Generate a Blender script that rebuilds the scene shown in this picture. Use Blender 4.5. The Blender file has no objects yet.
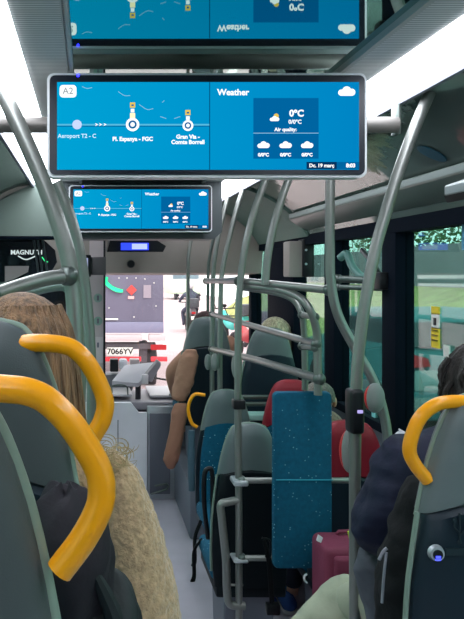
import bpy, bmesh, math, random
from mathutils import Vector, Matrix, noise
random.seed(7)
sc = bpy.context.scene
C = sc.collection
# ---------------------------------------------------------------- camera, world, exposure
F = 700.0; CX = -0.34; CZ = 1.85
def P(px, py, D):
    return Vector((CX + (px-89)*D/F, D, CZ - (py-274)*D/F))
cam = bpy.data.cameras.new('camera'); co = bpy.data.objects.new('camera', cam); C.objects.link(co)
co.location = (CX, 0, CZ); co.rotation_euler = (math.pi/2, 0, 0)
cam.sensor_fit = 'AUTO'; cam.sensor_width = 36; cam.lens = F/619*36
cam.shift_x = (232-89)/619; cam.shift_y = -(309.5-274)/619
cam.clip_start = 0.02; cam.clip_end = 500
sc.camera = co
w = bpy.data.worlds.new('overcast_sky'); sc.world = w; w.use_nodes = True
bg = w.node_tree.nodes['Background']
bg.inputs[0].default_value = (0.96, 0.93, 0.95, 1); bg.inputs[1].default_value = 3.0
sun = bpy.data.lights.new('sun', 'SUN'); sun.energy = 1.2; sun.angle = 0.5; sun.color = (1, .93, .88)
so = bpy.data.objects.new('sun', sun); C.objects.link(so); so.rotation_euler = (math.radians(35), math.radians(25), 0)
sc.view_settings.view_transform = 'Standard'; sc.view_settings.look = 'None'
sc.view_settings.gamma = 1; sc.view_settings.use_curve_mapping = False
sc.view_settings.exposure = 0.5
LIGHT_STRIP = 7.0     # luminance of the two ceiling light strips

# ---------------------------------------------------------------- materials
def lin(c):
    return tuple(((v/255)/12.92 if v/255 <= .04045 else ((v/255+.055)/1.055)**2.4) for v in c)
MATS = {}
def mat(name, rgb, rough=.5, metal=0., bump=0., bscale=40., var=0., vscale=8., spec=.35, coat=0., stretch=None, sheen=0.):
    if name in MATS: return MATS[name]
    m = bpy.data.materials.new(name); m.use_nodes = True; nt = m.node_tree; N = nt.nodes; L = nt.links
    b = N['Principled BSDF']; col = lin(rgb)
    b.inputs['Base Color'].default_value = (*col, 1); b.inputs['Roughness'].default_value = rough
    b.inputs['Metallic'].default_value = metal; b.inputs['Specular IOR Level'].default_value = spec
    b.inputs['Coat Weight'].default_value = coat; b.inputs['Sheen Weight'].default_value = sheen
    tc = N.new('ShaderNodeTexCoord'); src = tc.outputs['Object']
    if stretch:
        mp = N.new('ShaderNodeMapping'); mp.inputs['Scale'].default_value = stretch
        L.new(src, mp.inputs[0]); src = mp.outputs[0]
    if var > 0:
        n = N.new('ShaderNodeTexNoise'); n.inputs['Scale'].default_value = vscale; n.inputs['Detail'].default_value = 5
        L.new(src, n.inputs['Vector'])
        r = N.new('ShaderNodeMapRange'); r.inputs[3].default_value = 1-var; r.inputs[4].default_value = 1+var
        r.inputs[1].default_value = .3; r.inputs[2].default_value = .7
        L.new(n.outputs[0], r.inputs[0])
        v = N.new('ShaderNodeVectorMath'); v.operation = 'SCALE'; v.inputs[0].default_value = col
        L.new(r.outputs[0], v.inputs['Scale']); L.new(v.outputs[0], b.inputs['Base Color'])
    if bump > 0:
        n = N.new('ShaderNodeTexNoise'); n.inputs['Scale'].default_value = bscale; n.inputs['Detail'].default_value = 4
        L.new(src, n.inputs['Vector'])
        bu = N.new('ShaderNodeBump'); bu.inputs['Strength'].default_value = bump; bu.inputs['Distance'].default_value = .01
        L.new(n.outputs[0], bu.inputs['Height']); L.new(bu.outputs[0], b.inputs['Normal'])
    MATS[name] = m; return m
def emit(name, rgb, s=1.):
    if name in MATS: return MATS[name]
    m = bpy.data.materials.new(name); m.use_nodes = True; nt = m.node_tree; nt.nodes.clear()
    e = nt.nodes.new('ShaderNodeEmission'); e.inputs[0].default_value = (*lin(rgb), 1); e.inputs[1].default_value = s
    o = nt.nodes.new('ShaderNodeOutputMaterial'); nt.links.new(e.outputs[0], o.inputs[0]); MATS[name] = m; return m
def glass(name, rgb, refl=1.0, ior=1.45):
    m = bpy.data.materials.new(name); m.use_nodes = True; nt = m.node_tree; nt.nodes.clear(); N = nt.nodes; L = nt.links
    t = N.new('ShaderNodeBsdfTransparent'); t.inputs[0].default_value = (*lin(rgb), 1)
    g = N.new('ShaderNodeBsdfGlossy'); g.inputs[0].default_value = (refl, refl, refl, 1); g.inputs[1].default_value = .02
    lw = N.new('ShaderNodeLayerWeight'); lw.inputs[0].default_value = .5
    pw = N.new('ShaderNodeMath'); pw.operation = 'POWER'; pw.inputs[1].default_value = 4; L.new(lw.outputs['Facing'], pw.inputs[0])
    f = N.new('ShaderNodeMath'); f.operation = 'MULTIPLY_ADD'; f.inputs[1].default_value = .9; f.inputs[2].default_value = .035; L.new(pw.outputs[0], f.inputs[0])
    x = N.new('ShaderNodeMixShader'); o = N.new('ShaderNodeOutputMaterial')
    L.new(f.outputs[0], x.inputs[0]); L.new(t.outputs[0], x.inputs[1]); L.new(g.outputs[0], x.inputs[2]); L.new(x.outputs[0], o.inputs[0])
    MATS[name] = m; return m
def fabric_blue():
    m = mat('blue_moquette', (0, 84, 112), .85, var=.14, vscale=60, sheen=.0)
    nt = m.node_tree; N = nt.nodes; L = nt.links; b = N['Principled BSDF']
    old = b.inputs['Base Color'].links[0].from_socket
    tc = N.new('ShaderNodeTexCoord'); v = N.new('ShaderNodeTexVoronoi'); v.inputs['Scale'].default_value = 62
    L.new(tc.outputs['Object'], v.inputs['Vector'])
    lt = N.new('ShaderNodeMath'); lt.operation = 'LESS_THAN'; lt.inputs[1].default_value = .17; L.new(v.outputs['Distance'], lt.inputs[0])
    sp = N.new('ShaderNodeSeparateColor'); L.new(v.outputs['Color'], sp.inputs[0])
    g = N.new('ShaderNodeMath'); g.operation = 'GREATER_THAN'; g.inputs[1].default_value = .6; L.new(sp.outputs[0], g.inputs[0])
    mu = N.new('ShaderNodeMath'); mu.operation = 'MULTIPLY'; L.new(lt.outputs[0], mu.inputs[0]); L.new(g.outputs[0], mu.inputs[1])
    mu2 = N.new('ShaderNodeMath'); mu2.operation = 'MULTIPLY'; L.new(mu.outputs[0], mu2.inputs[0]); L.new(sp.outputs[1], mu2.inputs[1])
    mx = N.new('ShaderNodeMix'); mx.data_type = 'RGBA'; L.new(mu2.outputs[0], mx.inputs[0]); L.new(old, mx.inputs[6]); mx.inputs[7].default_value = (*lin((170, 235, 245)), 1)
    L.new(mx.outputs[2], b.inputs['Base Color']); return m
def striped(name, a, bcol, scale, axis, rough=.5):
    m = mat(name, a, rough); nt = m.node_tree; N = nt.nodes; L = nt.links; b = N['Principled BSDF']
    tc = N.new('ShaderNodeTexCoord'); wv = N.new('ShaderNodeTexWave'); wv.bands_direction = axis; wv.inputs['Scale'].default_value = scale
    L.new(tc.outputs['Object'], wv.inputs['Vector'])
    mx = N.new('ShaderNodeMix'); mx.data_type = 'RGBA'; mx.inputs[6].default_value = (*lin(a), 1); mx.inputs[7].default_value = (*lin(bcol), 1)
    L.new(wv.outputs[0], mx.inputs[0]); L.new(mx.outputs[2], b.inputs['Base Color']); return m
BLUE = fabric_blue()
RED = mat('red_leather', (138, 22, 40), .5, bump=.15, bscale=200)
SHELL = mat('dark_shell', (15, 32, 44), .45, bump=.05, bscale=300)
HEAD = mat('grey_headrest', (98, 107, 109), .42, bump=.08, bscale=400, var=.05)
HEADD = mat('headrest_dark', (74, 80, 82), .5, bump=.08, bscale=400, var=.05)
RIM = mat('rim_plastic', (128, 146, 134), .4)
YEL = mat('yellow_plastic', (246, 160, 8), .32, coat=.2)
STEEL = mat('brushed_steel', (142, 144, 140), .36, metal=.65, var=.05, vscale=30, stretch=(60, 60, 1))
STEELD = mat('grey_tube', (104, 112, 108), .35, metal=.7)
BLK = mat('black_plastic', (18, 20, 24), .4)
BLKF = mat('black_fabric', (14, 16, 21), .85, bump=.3, bscale=60, var=.2)
FRAME = mat('navy_frame', (8, 17, 28), .9, spec=.08)
WHITE = mat('white_laminate', (240, 240, 246), .45, var=.03)
GREYP = mat('grey_panel', (112, 114, 126), .5)
BEIGE = mat('beige_header', (150, 142, 136), .6, var=.04)
GREEN = mat('greygreen_panel', (96, 122, 112), .6, var=.04, vscale=3)
SILVER = mat('silver_plastic', (190, 194, 200), .3, metal=.5)
MIRROR = mat('mirror_ceiling', (160, 192, 184), .03, metal=1.)
COVE = mat('glossy_cove', (138, 154, 148), .05, metal=.6, bump=.4, bscale=3.0)
PERF = striped('perforated_grille', (222, 222, 220), (150, 152, 152), 24, 'Y')
FLOORM = mat('lilac_vinyl', (196, 190, 202), .4, var=.06, vscale=5)
SKIN = mat('skin', (205, 155, 130), .5)
TINT = glass('tinted_glass', (166, 200, 192), .9)
CLEAR = glass('clear_glass', (238, 240, 238), .6)
DARKG = glass('smoked_glass', (20, 30, 34), .7)

# ---------------------------------------------------------------- mesh builder
def smooth_pts(pts, n=6):
    pts = [Vector(p) for p in pts]
    if len(pts) < 3: return pts
    out = []
    e = [2*pts[0]-pts[1]] + pts + [2*pts[-1]-pts[-2]]
    for i in range(1, len(e)-2):
        a, b, c, d = e[i-1], e[i], e[i+1], e[i+2]
        for k in range(n):
            t = k/n
            out.append(.5*((2*b)+(-a+c)*t+(2*a-5*b+4*c-d)*t*t+(-a+3*b-3*c+d)*t**3))
    out.append(pts[-1]); return out
class MB:
    def __init__(s): s.bm = bmesh.new(); s.mats = []; s.cur = 0
    def _faces(s, fs):
        for f in fs: f.material_index = s.cur
    def use(s, m):
        if m not in s.mats: s.mats.append(m)
        s.cur = s.mats.index(m); return s
    def ring(s, rings, cap=True, closed=True):
        vs = [[s.bm.verts.new(p) for p in r] for r in rings]; n = len(vs[0]); fs = []
        for i in range(len(vs)-1):
            for j in range(n if closed else n-1):
                fs.append(s.bm.faces.new((vs[i][j], vs[i][(j+1) % n], vs[i+1][(j+1) % n], vs[i+1][j])))
        if cap and closed:
            fs.append(s.bm.faces.new(vs[0][::-1])); fs.append(s.bm.faces.new(vs[-1]))
        s._faces(fs); return s
    def box(s, a, b, bev=0., seg=2):
        x0, y0, z0 = [min(a[i], b[i]) for i in range(3)]; x1, y1, z1 = [max(a[i], b[i]) for i in range(3)]
        r = bmesh.ops.create_cube(s.bm, size=1)
        vs = r['verts']
        for v in vs:
            v.co = Vector((x0+(v.co.x+.5)*(x1-x0), y0+(v.co.y+.5)*(y1-y0), z0+(v.co.z+.5)*(z1-z0)))
        fs = set(f for v in vs for f in v.link_faces); s._faces(fs)
        if bev > 0:
            es = list(set(e for v in vs for e in v.link_edges))
            rr = bmesh.ops.bevel(s.bm, geom=es, offset=bev, segments=seg, affect='EDGES', profile=.5); s._faces(rr['faces'])
        return s
    def prism(s, poly, vec):
        poly = [Vector(p) for p in poly]; v = Vector(vec)
        return s.ring([poly, [p+v for p in poly]])
    def tube(s, pts, r, n=12, sm=6, flat=1.):
        pts = smooth_pts(pts, sm) if sm else [Vector(p) for p in pts]
        m = len(pts); rs = r if isinstance(r, (list, tuple)) else None
        t0 = (pts[1]-pts[0]).normalized(); u = t0.orthogonal().normalized(); rings = []
        for i, p in enumerate(pts):
            t = (pts[min(i+1, m-1)]-pts[max(i-1, 0)]).normalized()
            u = (u - t*u.dot(t)).normalized(); v = t.cross(u)
            if rs:
                f = i/(m-1)*(len(rs)-1); k = min(int(f), len(rs)-2); rad = rs[k]*(1-f+k)+rs[k+1]*(f-k)
            else: rad = r
            rings.append([p+(u*math.cos(a)+v*math.sin(a)*flat)*rad for a in [2*math.pi*j/n for j in range(n)]])
        return s.ring(rings)
    def ell(s, c, r, nu=20, nv=12, ang=0, fn=None):
        c = Vector(c); rings = []
        for i in range(1, nv):
            th = math.pi*i/nv; ring = []
            for j in range(nu):
                ph = 2*math.pi*j/nu; k = fn(th, ph) if fn else 1
                ring.append(c+Vector((r[0]*math.sin(th)*math.cos(ph)*k, r[1]*math.sin(th)*math.sin(ph)*k, r[2]*math.cos(th)*(k if fn else 1))))
            rings.append(ring)
        return s.ring(rings[::-1])
    def disc(s, c, r, nrm, th, n=24, r2=None):
        c = Vector(c); nrm = Vector(nrm).normalized(); u = nrm.orthogonal().normalized(); v = nrm.cross(u)
        R = lambda rad, h: [c+nrm*h+(u*math.cos(2*math.pi*j/n)+v*math.sin(2*math.pi*j/n))*rad for j in range(n)]
        return s.ring([R(r, 0), R(r if r2 is None else r2, th)])
    def build(s, name, m=None, parent=None, smooth=True, bevel=0., sub=0):
        bmesh.ops.recalc_face_normals(s.bm, faces=s.bm.faces)
        if parent is not None:
            l = parent.get('_w', None); off = Vector(l) if l is not None else Vector((0, 0, 0))
            bmesh.ops.translate(s.bm, verts=s.bm.verts, vec=-off)
        me = bpy.data.meshes.new(name); s.bm.to_mesh(me); s.bm.free()
        for x in (s.mats or [m]): me.materials.append(x)
        if smooth:
            me.polygons.foreach_set('use_smooth', [True]*len(me.polygons))
            me.set_sharp_from_angle(angle=math.radians(38))
        o = bpy.data.objects.new(name, me); C.objects.link(o)
        if parent is not None: o.parent = parent; o['_w'] = list(parent.get('_w', (0, 0, 0)))
        if bevel:
            b = o.modifiers.new('b', 'BEVEL'); b.width = bevel; b.segments = 2; b.limit_method = 'ANGLE'
        if sub:
            b = o.modifiers.new('s', 'SUBSURF'); b.levels = sub; b.render_levels = sub
        return o
def tag(o, label=None, cat=None, group=None, kind=None):
    if label: o['label'] = label
    if cat: o['category'] = cat
    if group: o['group'] = group
    if kind: o['kind'] = kind
    return o
def empty(name, loc, label=None, cat=None, group=None, local=False):
    o = bpy.data.objects.new(name, None); C.objects.link(o); o.location = loc; o.empty_display_size = .05
    o['_w'] = [0., 0., 0.] if local else list(Vector(loc)); return tag(o, label, cat, group)
def struct(o): o['kind'] = 'structure'; return o
def copy_tree(o, parent=None):
    c = o.copy(); C.objects.link(c); c.parent = parent
    for ch in list(o.children): copy_tree(ch, c)
    return c
def text(name, body, loc, size, m, parent, align='CENTER', rot=(math.pi/2, 0, 0), bold=0., ext=.0004, label=None):
    cu = bpy.data.curves.new(name, 'FONT'); cu.body = body; cu.size = size; cu.align_x = align; cu.align_y = 'CENTER'
    cu.offset = bold; cu.extrude = ext; cu.space_line = .85; cu.resolution_u = 3
    t = bpy.data.objects.new(name, cu); C.objects.link(t)
    me = bpy.data.meshes.new_from_object(t.evaluated_get(bpy.context.evaluated_depsgraph_get()))
    C.objects.unlink(t); bpy.data.objects.remove(t)
    me.materials.clear(); me.materials.append(m)
    o = bpy.data.objects.new(name, me); C.objects.link(o)
    off = Vector(parent.get('_w', (0, 0, 0))) if parent is not None else Vector((0, 0, 0))
    o.location = Vector(loc)-off; o.rotation_euler = rot
    if parent is not None: o.parent = parent
    if label: o['label'] = label
    return o
box1 = lambda name, a, b, m, parent=None, bev=0.: MB().box(a, b, bev).build(name, m, parent)

# ---------------------------------------------------------------- STRUCTURE
Y0, YF = -1.2, 6.6
# floor: low front floor, raised podium at the back
struct(MB().box((-1.2, 2.45, -.06), (1.2, YF+.1, 0)).build('floor', FLOORM))
struct(MB().box((-1.2, Y0, -.06), (1.2, 2.45, .42)).build('floor_rear', FLOORM))
ceil = lambda n, x0, x1, m, z=2.45, y1=YF: struct(MB().box((x0, Y0, z), (x1, y1, z+.03)).build(n, m))
ceil('ceiling', -.39, .39, MIRROR)
for s in (-1, 1):
    g = MB().box((s*.39, Y0, 2.445), (s*.52, YF, 2.48)).build('ceiling_grille', PERF); struct(g)
    l = MB().box((s*.525, Y0, 2.44), (s*.70, 6.2, 2.48)).build('ceiling_light', None)
    m = emit('light_strip', (240, 246, 255), LIGHT_STRIP); l.data.materials.clear(); l.data.materials.append(m)
    tag(l, 'long white luminous ceiling strip on the %s side of the bus' % ('left' if s < 0 else 'right'), 'ceiling light', 'ceiling light strips')
    struct(MB().box((s*.385, Y0, 2.432), (s*.395, YF, 2.46)).box((s*.40, Y0, 2.436), (s*.404, YF, 2.46)).build('trim_1' if s < 0 else 'trim_2', mat('trim_pale', (176, 178, 176), .5)))
    struct(MB().box((s*.70, Y0, 2.42), (s*.715, YF, 2.48)).build('trim_3' if s < 0 else 'trim_4', GREYP))
def cove(s, y0, y1, m, name, inset=0.):
    pts = []
    for k in range(13):
        t = k/12; a = t*math.pi/2
        x = .712 + .455*(.55*t+.45*math.sin(a)); z = 2.45 - .33*(.45*t+.55*(1-math.cos(a)))
        pts.append((s*(x-inset*.6), z-inset))
    out = [(x+s*.03, z+.03) for x, z in pts[::-1]]
    rg = [[Vector((x, y, z)) for x, z in pts+out] for y in (y0, y1)]
    return struct(MB().ring(rg).build(name, m))
cove(1, Y0, 4.8, COVE, 'ceiling_right'); cove(-1, Y0, 4.8, COVE, 'ceiling_left')
cove(1, 4.8, YF, GREEN, 'ceiling_front_right', .012); cove(-1, 4.8, YF, GREEN, 'ceiling_front_left', .012)
for s_ in (1, -1):
    struct(MB().prism([(s_*1.03, Y0, 2.262), (s_*1.10, Y0, 2.215), (s_*1.17, Y0, 2.165), (s_*1.17, Y0, 2.14), (s_*1.08, Y0, 2.185), (s_*1.03, Y0, 2.225)], (0, 4.8-Y0, 0)).build('trim_cove_ledge', mat('ledge_grey', (112, 126, 120), .3, metal=.2), bevel=.006))
# side walls with window openings
def side(s, bays, nm):
    x0, x1 = s*1.2, s*1.26
    zt, zb = 2.055, 1.07
    mb = MB(); mb.box((x0, Y0, -.06), (x1, YF, zb-.04)); struct(mb.build('wall_'+nm, GREYP))
    mb = MB(); mb.box((s*1.165, Y0, zt), (x1, YF, 2.14)); struct(mb.build('trim_window_head_'+nm, FRAME))
    mb = MB(); mb.box((s*1.175, Y0, zb-.045), (x1, YF, zb)); struct(mb.build('trim_window_sill_'+nm, FRAME))
    for i, (a, b, kind) in enumerate(bays):
        if kind == 'p':
            struct(MB().box((s*1.165, a, zb), (x1, b, zt), .004).build('trim_pillar_'+nm, FRAME))
        else:
            w_ = struct(MB().box((s*1.215, a, zb), (s*1.221, b, zt)).build('window_%d' % (i+1+(20 if s < 0 else 0)), TINT))
side(1, [(Y0, 3.44, 'g'), (3.44, 3.6, 'p'), (3.6, 4.3, 'g'), (4.3, 4.48, 'p'), (4.48, 5.15, 'g'), (5.15, 5.9, 'p'), (5.9, 6.5, 'g'), (6.5, 6.6, 'p')], 'right')
side(-1, [(Y0, .4, 'g'), (.4, .55, 'p'), (.55, 2.3, 'g'), (2.3, 2.45, 'p'), (2.45, 4.3, 'g'), (4.3, 4.45, 'p'), (4.45, 5.9, 'g'), (5.9, 6.6, 'p')], 'left')
struct(MB().box((-1.26, Y0-.06, -.06), (1.26, Y0, 2.5)).build('wall_back', GREYP))
# front: windscreen, lower wall, header
struct(MB().box((-1.26, YF, -.06), (1.26, YF+.08, .72)).build('wall_front', GREYP))
struct(MB().box((-1.2, YF, .72), (1.2, YF+.008, 1.86)).build('window_9', CLEAR))
struct(MB().prism([(-1.2, 6.25, 1.86), (-1.2, YF+.05, 1.84), (-1.2, YF+.05, 2.5), (-1.2, 6.1, 2.5)], (2.4, 0, 0)).build('trim_front_header', BEIGE))
struct(MB().box((-1.2, 6.45, .70), (1.2, YF+.02, .75)).build('trim_windscreen_sill', BLK))
# bulkhead that carries the forward screen
struct(MB().prism([P(58, 178, 4.5), P(222, 178, 4.5), P(222, 232, 4.5), P(214, 239, 4.5), P(66, 239, 4.5), P(58, 230, 4.5)], (0, .22, 0)).build('wall_bulkhead', mat('bulkhead_grey', (66, 72, 74), .5)))
# cab bulkhead above the driver partition, left
struct(MB().prism([P(-60, 240, 4.6), P(-60, 234, 4.6), P(36, 181, 4.6), P(50, 192, 4.6), P(64, 238, 4.6)], (0, .12, 0)).build('wall_cab_head', mat('cab_head', (120, 134, 126), .5, var=.03)))
struct(MB().box(P(-60, 240, 4.68), P(62, 236, 4.58), .004).build('trim_cab_head', FRAME))

# ---------------------------------------------------------------- OUTSIDE
RZ = -.36
road = MB().box((-60, 6.9, RZ-.1), (2.9, 160, RZ)).build('road', mat('pale_asphalt', (180, 160, 164), .8, var=.08, vscale=1.5)); struct(road)
struct(MB().box((-60, -20, RZ-.1), (12, 6.9, RZ-.001)).build('road_beside_bus', MATS['pale_asphalt']))
struct(MB().box((2.9, 6.9, RZ-.1), (12, 160, RZ-.001)).build('road_right_lane', MATS['pale_asphalt']))
mk = mat('road_paint', (240, 236, 236), .7)
for i, (x, y) in enumerate([(2.0, 9.5), (2.0, 15.5), (2.0, 22), (2.0, 30), (-2.2, 20), (-2.2, 32)]):
    struct(MB().box((x, y, RZ), (x+.14, y+3.2, RZ+.006)).build('trim_lane_mark', mk))
# truck
def truck():
    D = 13.5; t = empty('truck', P(89, 388, D) + Vector((.2, 3, 0)), 'grey box truck with green scrawl ahead of the bus windscreen', 'truck')
    q = lambda x, y, d=0: P(x, y, D+d)
    xl = 104-70; xr = 163.5
    MB().box(q(xl, 333), q(xr, 190)+Vector((0, 6, 0)), .02).build('cargo_box', mat('truck_box', (108, 104, 124), .6, var=.1, vscale=1.2), t)
    MB().box(q(xl, 333, -.03), q(xr, 322)+Vector((0, .05, 0)), .01).build('tail_lift', mat('tail_lift', (128, 126, 152), .5), t)
    MB().box(q(xl, 341, -.05), q(142, 334, .1), .01).box(q(149, 341, -.05), q(xr+1, 334, .1), .01).build('cross_member', mat('truck_alu', (196, 180, 184), .5), t)
    MB().box(q(xl, 349, .1), q(152, 342, .4)).box(q(140, 372, .2), q(146, 340, .5)).build('chassis', mat('truck_chassis', (96, 92, 98), .7), t)
    for a, b in ((xl, 140), (151, 167)):
        MB().box(q(a, 361.5, -.06), q(b+(0 if a > 100 else 1), 356.5, 0), .01).build('bumper_strip', mat('truck_red', (214, 60, 70), .5), t)
    o = MB().box(q(151, 350, -.08), q(166, 344.5, 0), .01).build('tail_light', emit('tail_red', (236, 70, 76), .9), t)
    pl = MB().box(q(107, 355.5, -.12), q(133, 347.5, -.09), .005).build('number_plate', mat('plate_white', (225, 222, 215), .5), t)
    text('lettering', '7066YV', q(120, 351.7, -.13), .155, BLK, t, bold=.004)
    for a, b in ((148, 158), (96, 104), (60, 75)):
        w1 = MB(); cc = (q(a, 376, .6)+q(b, 376, .6))/2; cc.z = RZ+.42
        w1.disc(Vector((q(a, 0).x, cc.y, cc.z)), .42, (1, 0, 0), q(b, 0).x-q(a, 0).x).build('wheel', mat('tyre', (60, 58, 62), .8), t)
    g = mat('graffiti_green', (30, 226, 150), .6)
    MB().tube([q(107, 277, -.03), q(106, 282, -.03), q(111, 287, -.03), q(117, 290, -.03), q(123, 291, -.03)], [.035, .06, .055, .06, .04], flat=.25, n=8).build('graffiti', g, t)
    c = q(131.5, 290, -.02)
    MB().prism([c+Vector((0, 0, .1)), c+Vector((.1, 0, 0)), c+Vector((0, 0, -.1)), c+Vector((-.1, 0, 0))], (0, -.01, 0)).build('hazard_diamond', mat('sign_red', (226, 74, 70), .5), t)
    MB().box(q(128, 299, -.03), q(134, 296, 0)).build('hazard_plate', mat('sign_pale', (226, 170, 170), .5), t)
    MB().box(q(143.5, 298, -.02), q(151, 285, 0)).build('notice', mat('notice_grey', (150, 138, 150), .6), t)
    MB().box(q(103, 320, -.04), q(118, 318.3, -.02)).build('maker_plate', MATS['plate_white'], t)
    for x, y in ((109, 308), (134, 317), (119, 278), (127, 278), (136, 278), (145, 279), (154, 283), (156, 306)):
        MB().ell(q(x, y, -.02), (.014, .01, .014), 8, 6).build('rivet', MATS['plate_white'], t)
truck()
# motorcycles
def moto(px, D, col, label, rider=True, rot=0):
    base = P(px, 0, D); base.z = RZ; t = empty('motorcycle', base, label, 'motorcycle', local=True)
    for y in (-.65, .65):
        MB().tube([Vector((0, y+.3*math.cos(a), .31+.3*math.sin(a))) for a in [k*math.pi/8 for k in range(17)]], .075, 8, 0).build('wheel', mat('tyre', (60, 58, 62), .8), t)
    MB().tube([(0, -.9, .85), (0, -.5, .75), (0, 0, .6), (0, .4, .8), (0, .6, 1.0)], [.10, .17, .16, .15, .08], 10).build('body', col, t)
    MB().tube([(-.38, .45, 1.12), (-.2, .6, 1.1), (.2, .6, 1.1), (.38, .45, 1.12)], .02, 8).build('handlebar', BLK, t)
    MB().box((-.2, -1.05, .95), (.2, -.65, 1.3), .05).build('top_box', mat('top_box', (70, 70, 78), .5), t)
    MB().box((-.07, -.98, .72), (.07, -.9, .8), .02).build('tail_light', MATS['tail_red'], t)
    MB().box((-.1, -1.0, .5), (.1, -.97, .64), .005).build('number_plate', MATS['plate_white'], t)
    for s in (-1, 1):
        MB().tube([(s*.3, .5, 1.12), (s*.42, .45, 1.35)], .012, 6).ell((s*.42, .45, 1.38), (.07, .02, .05), 10, 6).build('mirror', BLK, t)
    t.rotation_euler.z = rot
    if rider:
        r = tag(skin_mesh('person', [((0, -.3, .95), .17), ((0, -.25, 1.2), .17), ((0, -.15, 1.45), .18), ((0, -.1, 1.58), .06), ((0, -.06, 1.72), .12), ((0, -.05, 1.8), .09),
            ((-.22, -.12, 1.43), .08), ((-.36, .1, 1.22), .06), ((-.34, .42, 1.12), .045), ((.22, -.12, 1.43), .08), ((.36, .1, 1.22), .06), ((.34, .42, 1.12), .045),
            ((-.16, -.2, .9), .11), ((-.26, .15, .75), .09), ((-.24, 0, .3), .06), ((-.24, .15, .25), .05), ((.16, -.2, .9), .11), ((.26, .15, .75), .09), ((.24, 0, .3), .06), ((.24, .15, .25), .05)],
            [(0, 1), (1, 2), (2, 3), (3, 4), (4, 5), (2, 6), (6, 7), (7, 8), (2, 9), (9, 10), (10, 11), (0, 12), (12, 13), (13, 14), (14, 15), (0, 16), (16, 17), (17, 18), (18, 19)],
            mat('rider_dark', (64, 66, 84), .7), None), 'person in dark clothes riding the motorcycle with a red tail light', 'person')
        r.location = base; r.rotation_euler.z = rot
        hm = MB().ell((0, -.05, 1.76), (.15, .17, .16), 16, 10).build('helmet', mat('helmet_pale', (200, 196, 205), .3), r)
def skin_mesh(name, verts, edges, m, parent, sub=1, off=None):
    me = bpy.data.meshes.new(name); o = Vector(parent.get('_w', (0, 0, 0))) if parent is not None else Vector((0, 0, 0))
    me.from_pydata([Vector(v)-o for v, r in verts], edges, []); me.materials.append(m)
    ob = bpy.data.objects.new(name, me); C.objects.link(ob)
    if parent is not None: ob.parent = parent
    md = ob.modifiers.new('skin', 'SKIN'); md.use_smooth_shade = True
    if not me.skin_vertices: 
        bpy.context.view_layer.update()
    for i, (v, r) in enumerate(verts):
        rr = (r, r) if not isinstance(r, tuple) else r
        me.skin_vertices[0].data[i].radius = rr
    me.skin_vertices[0].data[0].use_root = True
    sb = ob.modifiers.new('sub', 'SUBSURF'); sb.levels = sub; sb.render_levels = sub
    # freeze into plain mesh
    dg = bpy.context.evaluated_depsgraph_get(); dg.update()
    nm = bpy.data.meshes.new_from_object(ob.evaluated_get(dg))
    ob.modifiers.clear(); ob.data = nm
    nm.polygons.foreach_set('use_smooth', [True]*len(nm.polygons))
    return ob
moto(190, 27, mat('moto_grey', (110, 104, 112), .4), 'dark motorcycle with a red tail light riding beyond the truck')
moto(232, 22, mat('moto_teal', (70, 190, 180), .4), 'teal motorcycle parked on the right of the road', rider=False, rot=.3)
moto(247, 18, mat('moto_red', (190, 60, 66), .4), 'red and grey motorcycle parked nearest on the right', rider=False, rot=.25)
# far parked van and pale buildings
def far_box(px0, px1, ytop, D, depth, colr, name, label, cat, floors=4):
    a = P(px0, ytop, D); b = P(px1, 0, D); t = empty(name, Vector(((a.x+b.x)/2, D, RZ)), label, cat)
    MB().box((a.x, D, RZ), (b.x, D+depth, a.z)).build('wall', colr, t)
    n = max(2, int((b.x-a.x)/3)); 
    for i in range(n):
        for k in range(floors):
            x = a.x+(i+.5)*(b.x-a.x)/n; z = 1+k*3.2
            if z < a.z-1: MB().box((x-.5, D-.05, z), (x+.5, D+.05, z+1.7)).build('window', mat('far_window', (180, 186, 190), .3), t)
    return t
far_box(-150, 150, 120, 90, 10, mat('far_pale', (226, 218, 216), .8), 'building', 'pale building far ahead behind the truck', 'building')
far_box(165, 300, 200, 110, 10, mat('far_pale2', (232, 226, 222), .8), 'building', 'cream building at the end of the road', 'building')
v = empty('van', P(192, 0, 60), 'distant pale green van at the end of the road', 'van'); v.location.z = RZ; v['_w'] = list(v.location)
MB().box(P(170, 280, 60), (P(202, 0, 60).x, 65, RZ+.5), .15).build('body', mat('van_green', (196, 220, 190), .5), v)
MB().box(P(173, 279, 59.95), P(199, 271, 59.95)+Vector((0, .1, 0)), .02).build('rear_window', mat('van_glass', (110, 130, 140), .2), v)
for x in (175, 197): MB().disc(Vector((P(x, 0, 60).x, 60.4, RZ+.35)), .35, (1, 0, 0), .25).build('wheel', MATS['tyre'], v)
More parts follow.
